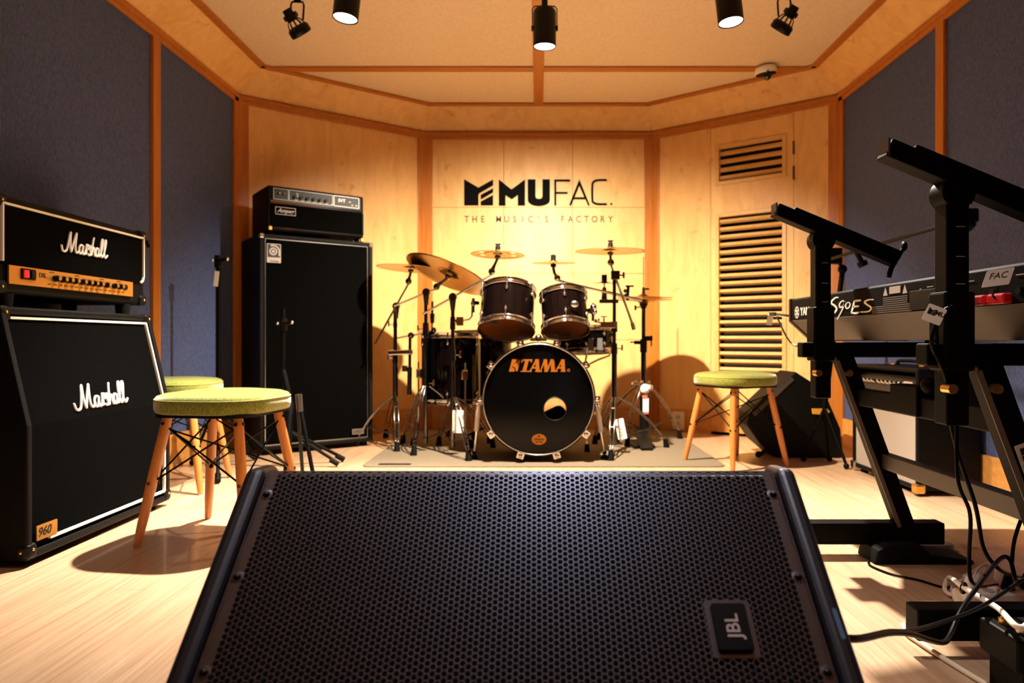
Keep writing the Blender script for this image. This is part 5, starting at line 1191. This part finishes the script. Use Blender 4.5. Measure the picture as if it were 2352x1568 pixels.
mic_stand('black microphone stand with a white tag in the dark corner left of the bass cabinet', 502, 3.45, 1.06, [(500, 3.10), (440, 3.55), (585, 3.72)], .35, 1.03, None, tag_=P(497, 640, 3.40))
mic_stand('black microphone stand with chrome screws in front of the bass cabinet', 650, 3.52, .80, [(668, 3.46 - .05), (777, 3.52), (790, 3.66)], .20, .72)
c_ = P(690, 935, 2.75)
gs = thing('tripod_stand', 'black folding tripod stand behind the foreground monitor, beside the front stool', 'stand', (c_.x, c_.y, 0))
m = MB(); m.cyl(P(689, 945, 2.75), P(686, 905, 2.75), .014, n=10); m.build('hub', chrome_d, gs)
for a, b, r in ((P(691, 940, 2.75), V((-.84, 2.66, .02)), .008), (P(668, 925, 2.78), V((-.955, 2.62, .02)), .013), (P(684, 930, 2.75), V((-1.02, 3.02, .02)), .008)):
    m = MB(); m.cyl(a, b, r, n=10); lg = m.build('leg', standblk, gs); m = MB(); m.sphere(b - V((0, 0, .002)), .017, 8); m.build('rubber_foot', rubber, lg)
m = MB(); m.cyl(P(668, 930, 2.78), P(650, 850, 2.8), .012, n=10); m.build('upright', standblk, gs)

# ------------------------------------------------------------------ right foreground floor: mixer, power strip, cables
def cable(name, label, pts, r, mt, cat='cable', grp=None):
    m = MB(); m.tube(cr(pts, 8), r, 8); return m.build(name, mt, label=label, cat=cat, group=grp)
def fl(px, py, z=.004): p = FL(px, py); p.z = z; return p
fb = thing('mixer_box', 'small black mixer with metal knobs beside the near foot of the keyboard stand', 'mixer', (.965, 1.26, 0))
m = MB(); m.box((.965, 1.26, .092), (.27, .11, .06)); m.build('case', standblk, fb, bevel=.006)
m = MB(); m.box((.985, 1.2035, .108), (.22, .003, .012)); m.build('front_strip', mat('grey_front_strip', (.25, .18, .13), .5), fb)
for k in range(10):
    p = V((.855 + (k % 5) * .05, 1.235 + (k // 5) * .045, .122)); m = MB(); m.cyl(p, p + V((0, 0, .010)), .009, n=10); m.sphere(p + V((0, 0, .011)), .006, 8); m.build('knob', brass if k % 2 else chrome_d, fb)
for x in (.86, 1.07): m = MB(); m.box((x, 1.26, .031), (.03, .09, .062)); m.build('foot', rubber, fb)
ps = thing('power_strip', 'white power strip with red switches on the floor behind the near foot of the stand', 'power strip', fl(2290, 1385))
c_ = fl(2290, 1388); Mps = Matrix.Translation((c_.x, c_.y, .0)) @ Matrix.Rotation(.1, 4, 'Z')
m = MB(); m.box((0.03, 0, .02), (.26, .055, .036), Mps); m.build('housing', white, ps, bevel=.008)
for k in range(5): m = MB(); m.box((-.08 + k * .05, .012, .040), (.018, .012, .006), Mps); m.build('switch', redm, ps, label='red switch'); m = MB(); m.cyl(Mps @ V((-.08 + k * .05, -.010, .037)), Mps @ V((-.08 + k * .05, -.010, .040)), .013, n=12); m.build('outlet', greyp, ps)
for k in (0, 2, 3): m = MB(); m.cyl(Mps @ V((-.08 + k * .05, -.010, .041)), Mps @ V((-.08 + k * .05, -.010, .075)), .016, .008, n=10); m.build('plug', cableblk if k else white, ps)
cable('black_cable', 'thick black cable from the right side of the foreground monitor across the floor', [V((.318, .775, .315)), P(1965, 1467, .79), P(2040, 1453, .90), P(2090, 1455, .98), P(2130, 1468, 1.06), P(2165, 1475, 1.14), P(2182, 1460, 1.2), P(2215, 1390, 1.28), P(2290, 1290, 1.45), P(2318, 1283, 1.48), P(2332, 1330, 1.48), fl(2335, 1375, .045)], .0045, cableblk)
cable('black_cable', 'thinner black cable running up from the foreground monitor towards the power strip', [V((.318, .785, .312)), P(1970, 1464, .80), P(2040, 1450, .92), P(2090, 1448, 1.02), P(2160, 1430, 1.15), P(2250, 1395, 1.25), P(2352, 1330, 1.35), P(2420, 1300, 1.4)], .0035, cableblk)
cable('black_cable', 'black cable hanging from the keyboard down to the power strip, left of two', [P(2150, 745, 1.37), P(2140, 790, 1.38), P(2170, 860, 1.40), P(2195, 950, 1.42), P(2200, 1100, 1.42), P(2228, 1180, 1.42), P(2226, 1280, 1.43), P(2236, 1340, 1.44), fl(2290, 1388, .05)], .004, cableblk, grp='black cables hanging under the keyboard')
cable('black_cable', 'black cable hanging from the keyboard down to the floor, right of two', [P(2190, 700, 1.38), P(2150, 760, 1.40), P(2190, 1000, 1.46), P(2240, 1160, 1.48), P(2260, 1260, 1.49), P(2300, 1310, 1.5), fl(2345, 1350, .03)], .0045, cableblk, grp='black cables hanging under the keyboard')
cable('black_cable', 'black cable dropping at the right edge of the photograph', [P(2350, 1180, 1.5), P(2330, 1240, 1.5), P(2325, 1300, 1.5), fl(2335, 1355, .03)], .004, cableblk)
cable('black_cable', 'thin black cable on the floor starting at the far foot of the stand', [fl(1996, 1290), fl(2000, 1302), fl(2050, 1322), fl(2110, 1335), fl(2170, 1352), fl(2200, 1343), fl(2225, 1336), fl(2290, 1368)], .003, cableblk)
cable('white_cable', 'coiled white cable lying beside the power strip', [fl(2352 + 50, 1462, .10), P(2352, 1440, 1.2), P(2290, 1395, 1.3), P(2215, 1350, 1.42), fl(2180, 1352, .03), fl(2170, 1362, .01), fl(2190, 1375, .01), fl(2225, 1365, .02), fl(2250, 1340, .04), fl(2275, 1338, .05), fl(2290, 1355, .05), fl(2288, 1375, .05)], .0055, cablewht)
m = MB(); q = P(2213, 1350, 1.42); m.ring(.009, .004, frame(q, (1, -.3, -.3)), 16, 6); m.build('cable_tie', cableblk, label='black tie around the coiled white cable', cat='cable tie')
cable('white_cable', 'second loop of white cable beside the red switches', [fl(2215, 1348, .02), fl(2188, 1358, .012), fl(2195, 1385, .008), fl(2210, 1392, .006), fl(2222, 1380, .012), fl(2240, 1362, .03), fl(2260, 1335, .04), fl(2235, 1340, .03), fl(2215, 1350, .03)], .005, cablewht)
cable('white_cable', 'cream cable running along the floor at the bottom right corner', [fl(2074, 1440, .006), fl(2085, 1462, .006), fl(2110, 1480, .006), fl(2170, 1520, .006), fl(2260, 1575, .006), fl(2400, 1650, .006)], .0055, mat('cream_cable', (.8, .72, .55), .4))
m = MB(); m.prism(rrect(.17, .05, .024, 6), 0.0, .022, Matrix.Translation((FL(2140, 1262).x - .02, FL(2140, 1262).y, 0))); m.build('foot_switch', greyfoot, bevel=.008, seg=3, label='small grey rounded pad on the floor behind the far foot of the stand', cat='pedal')
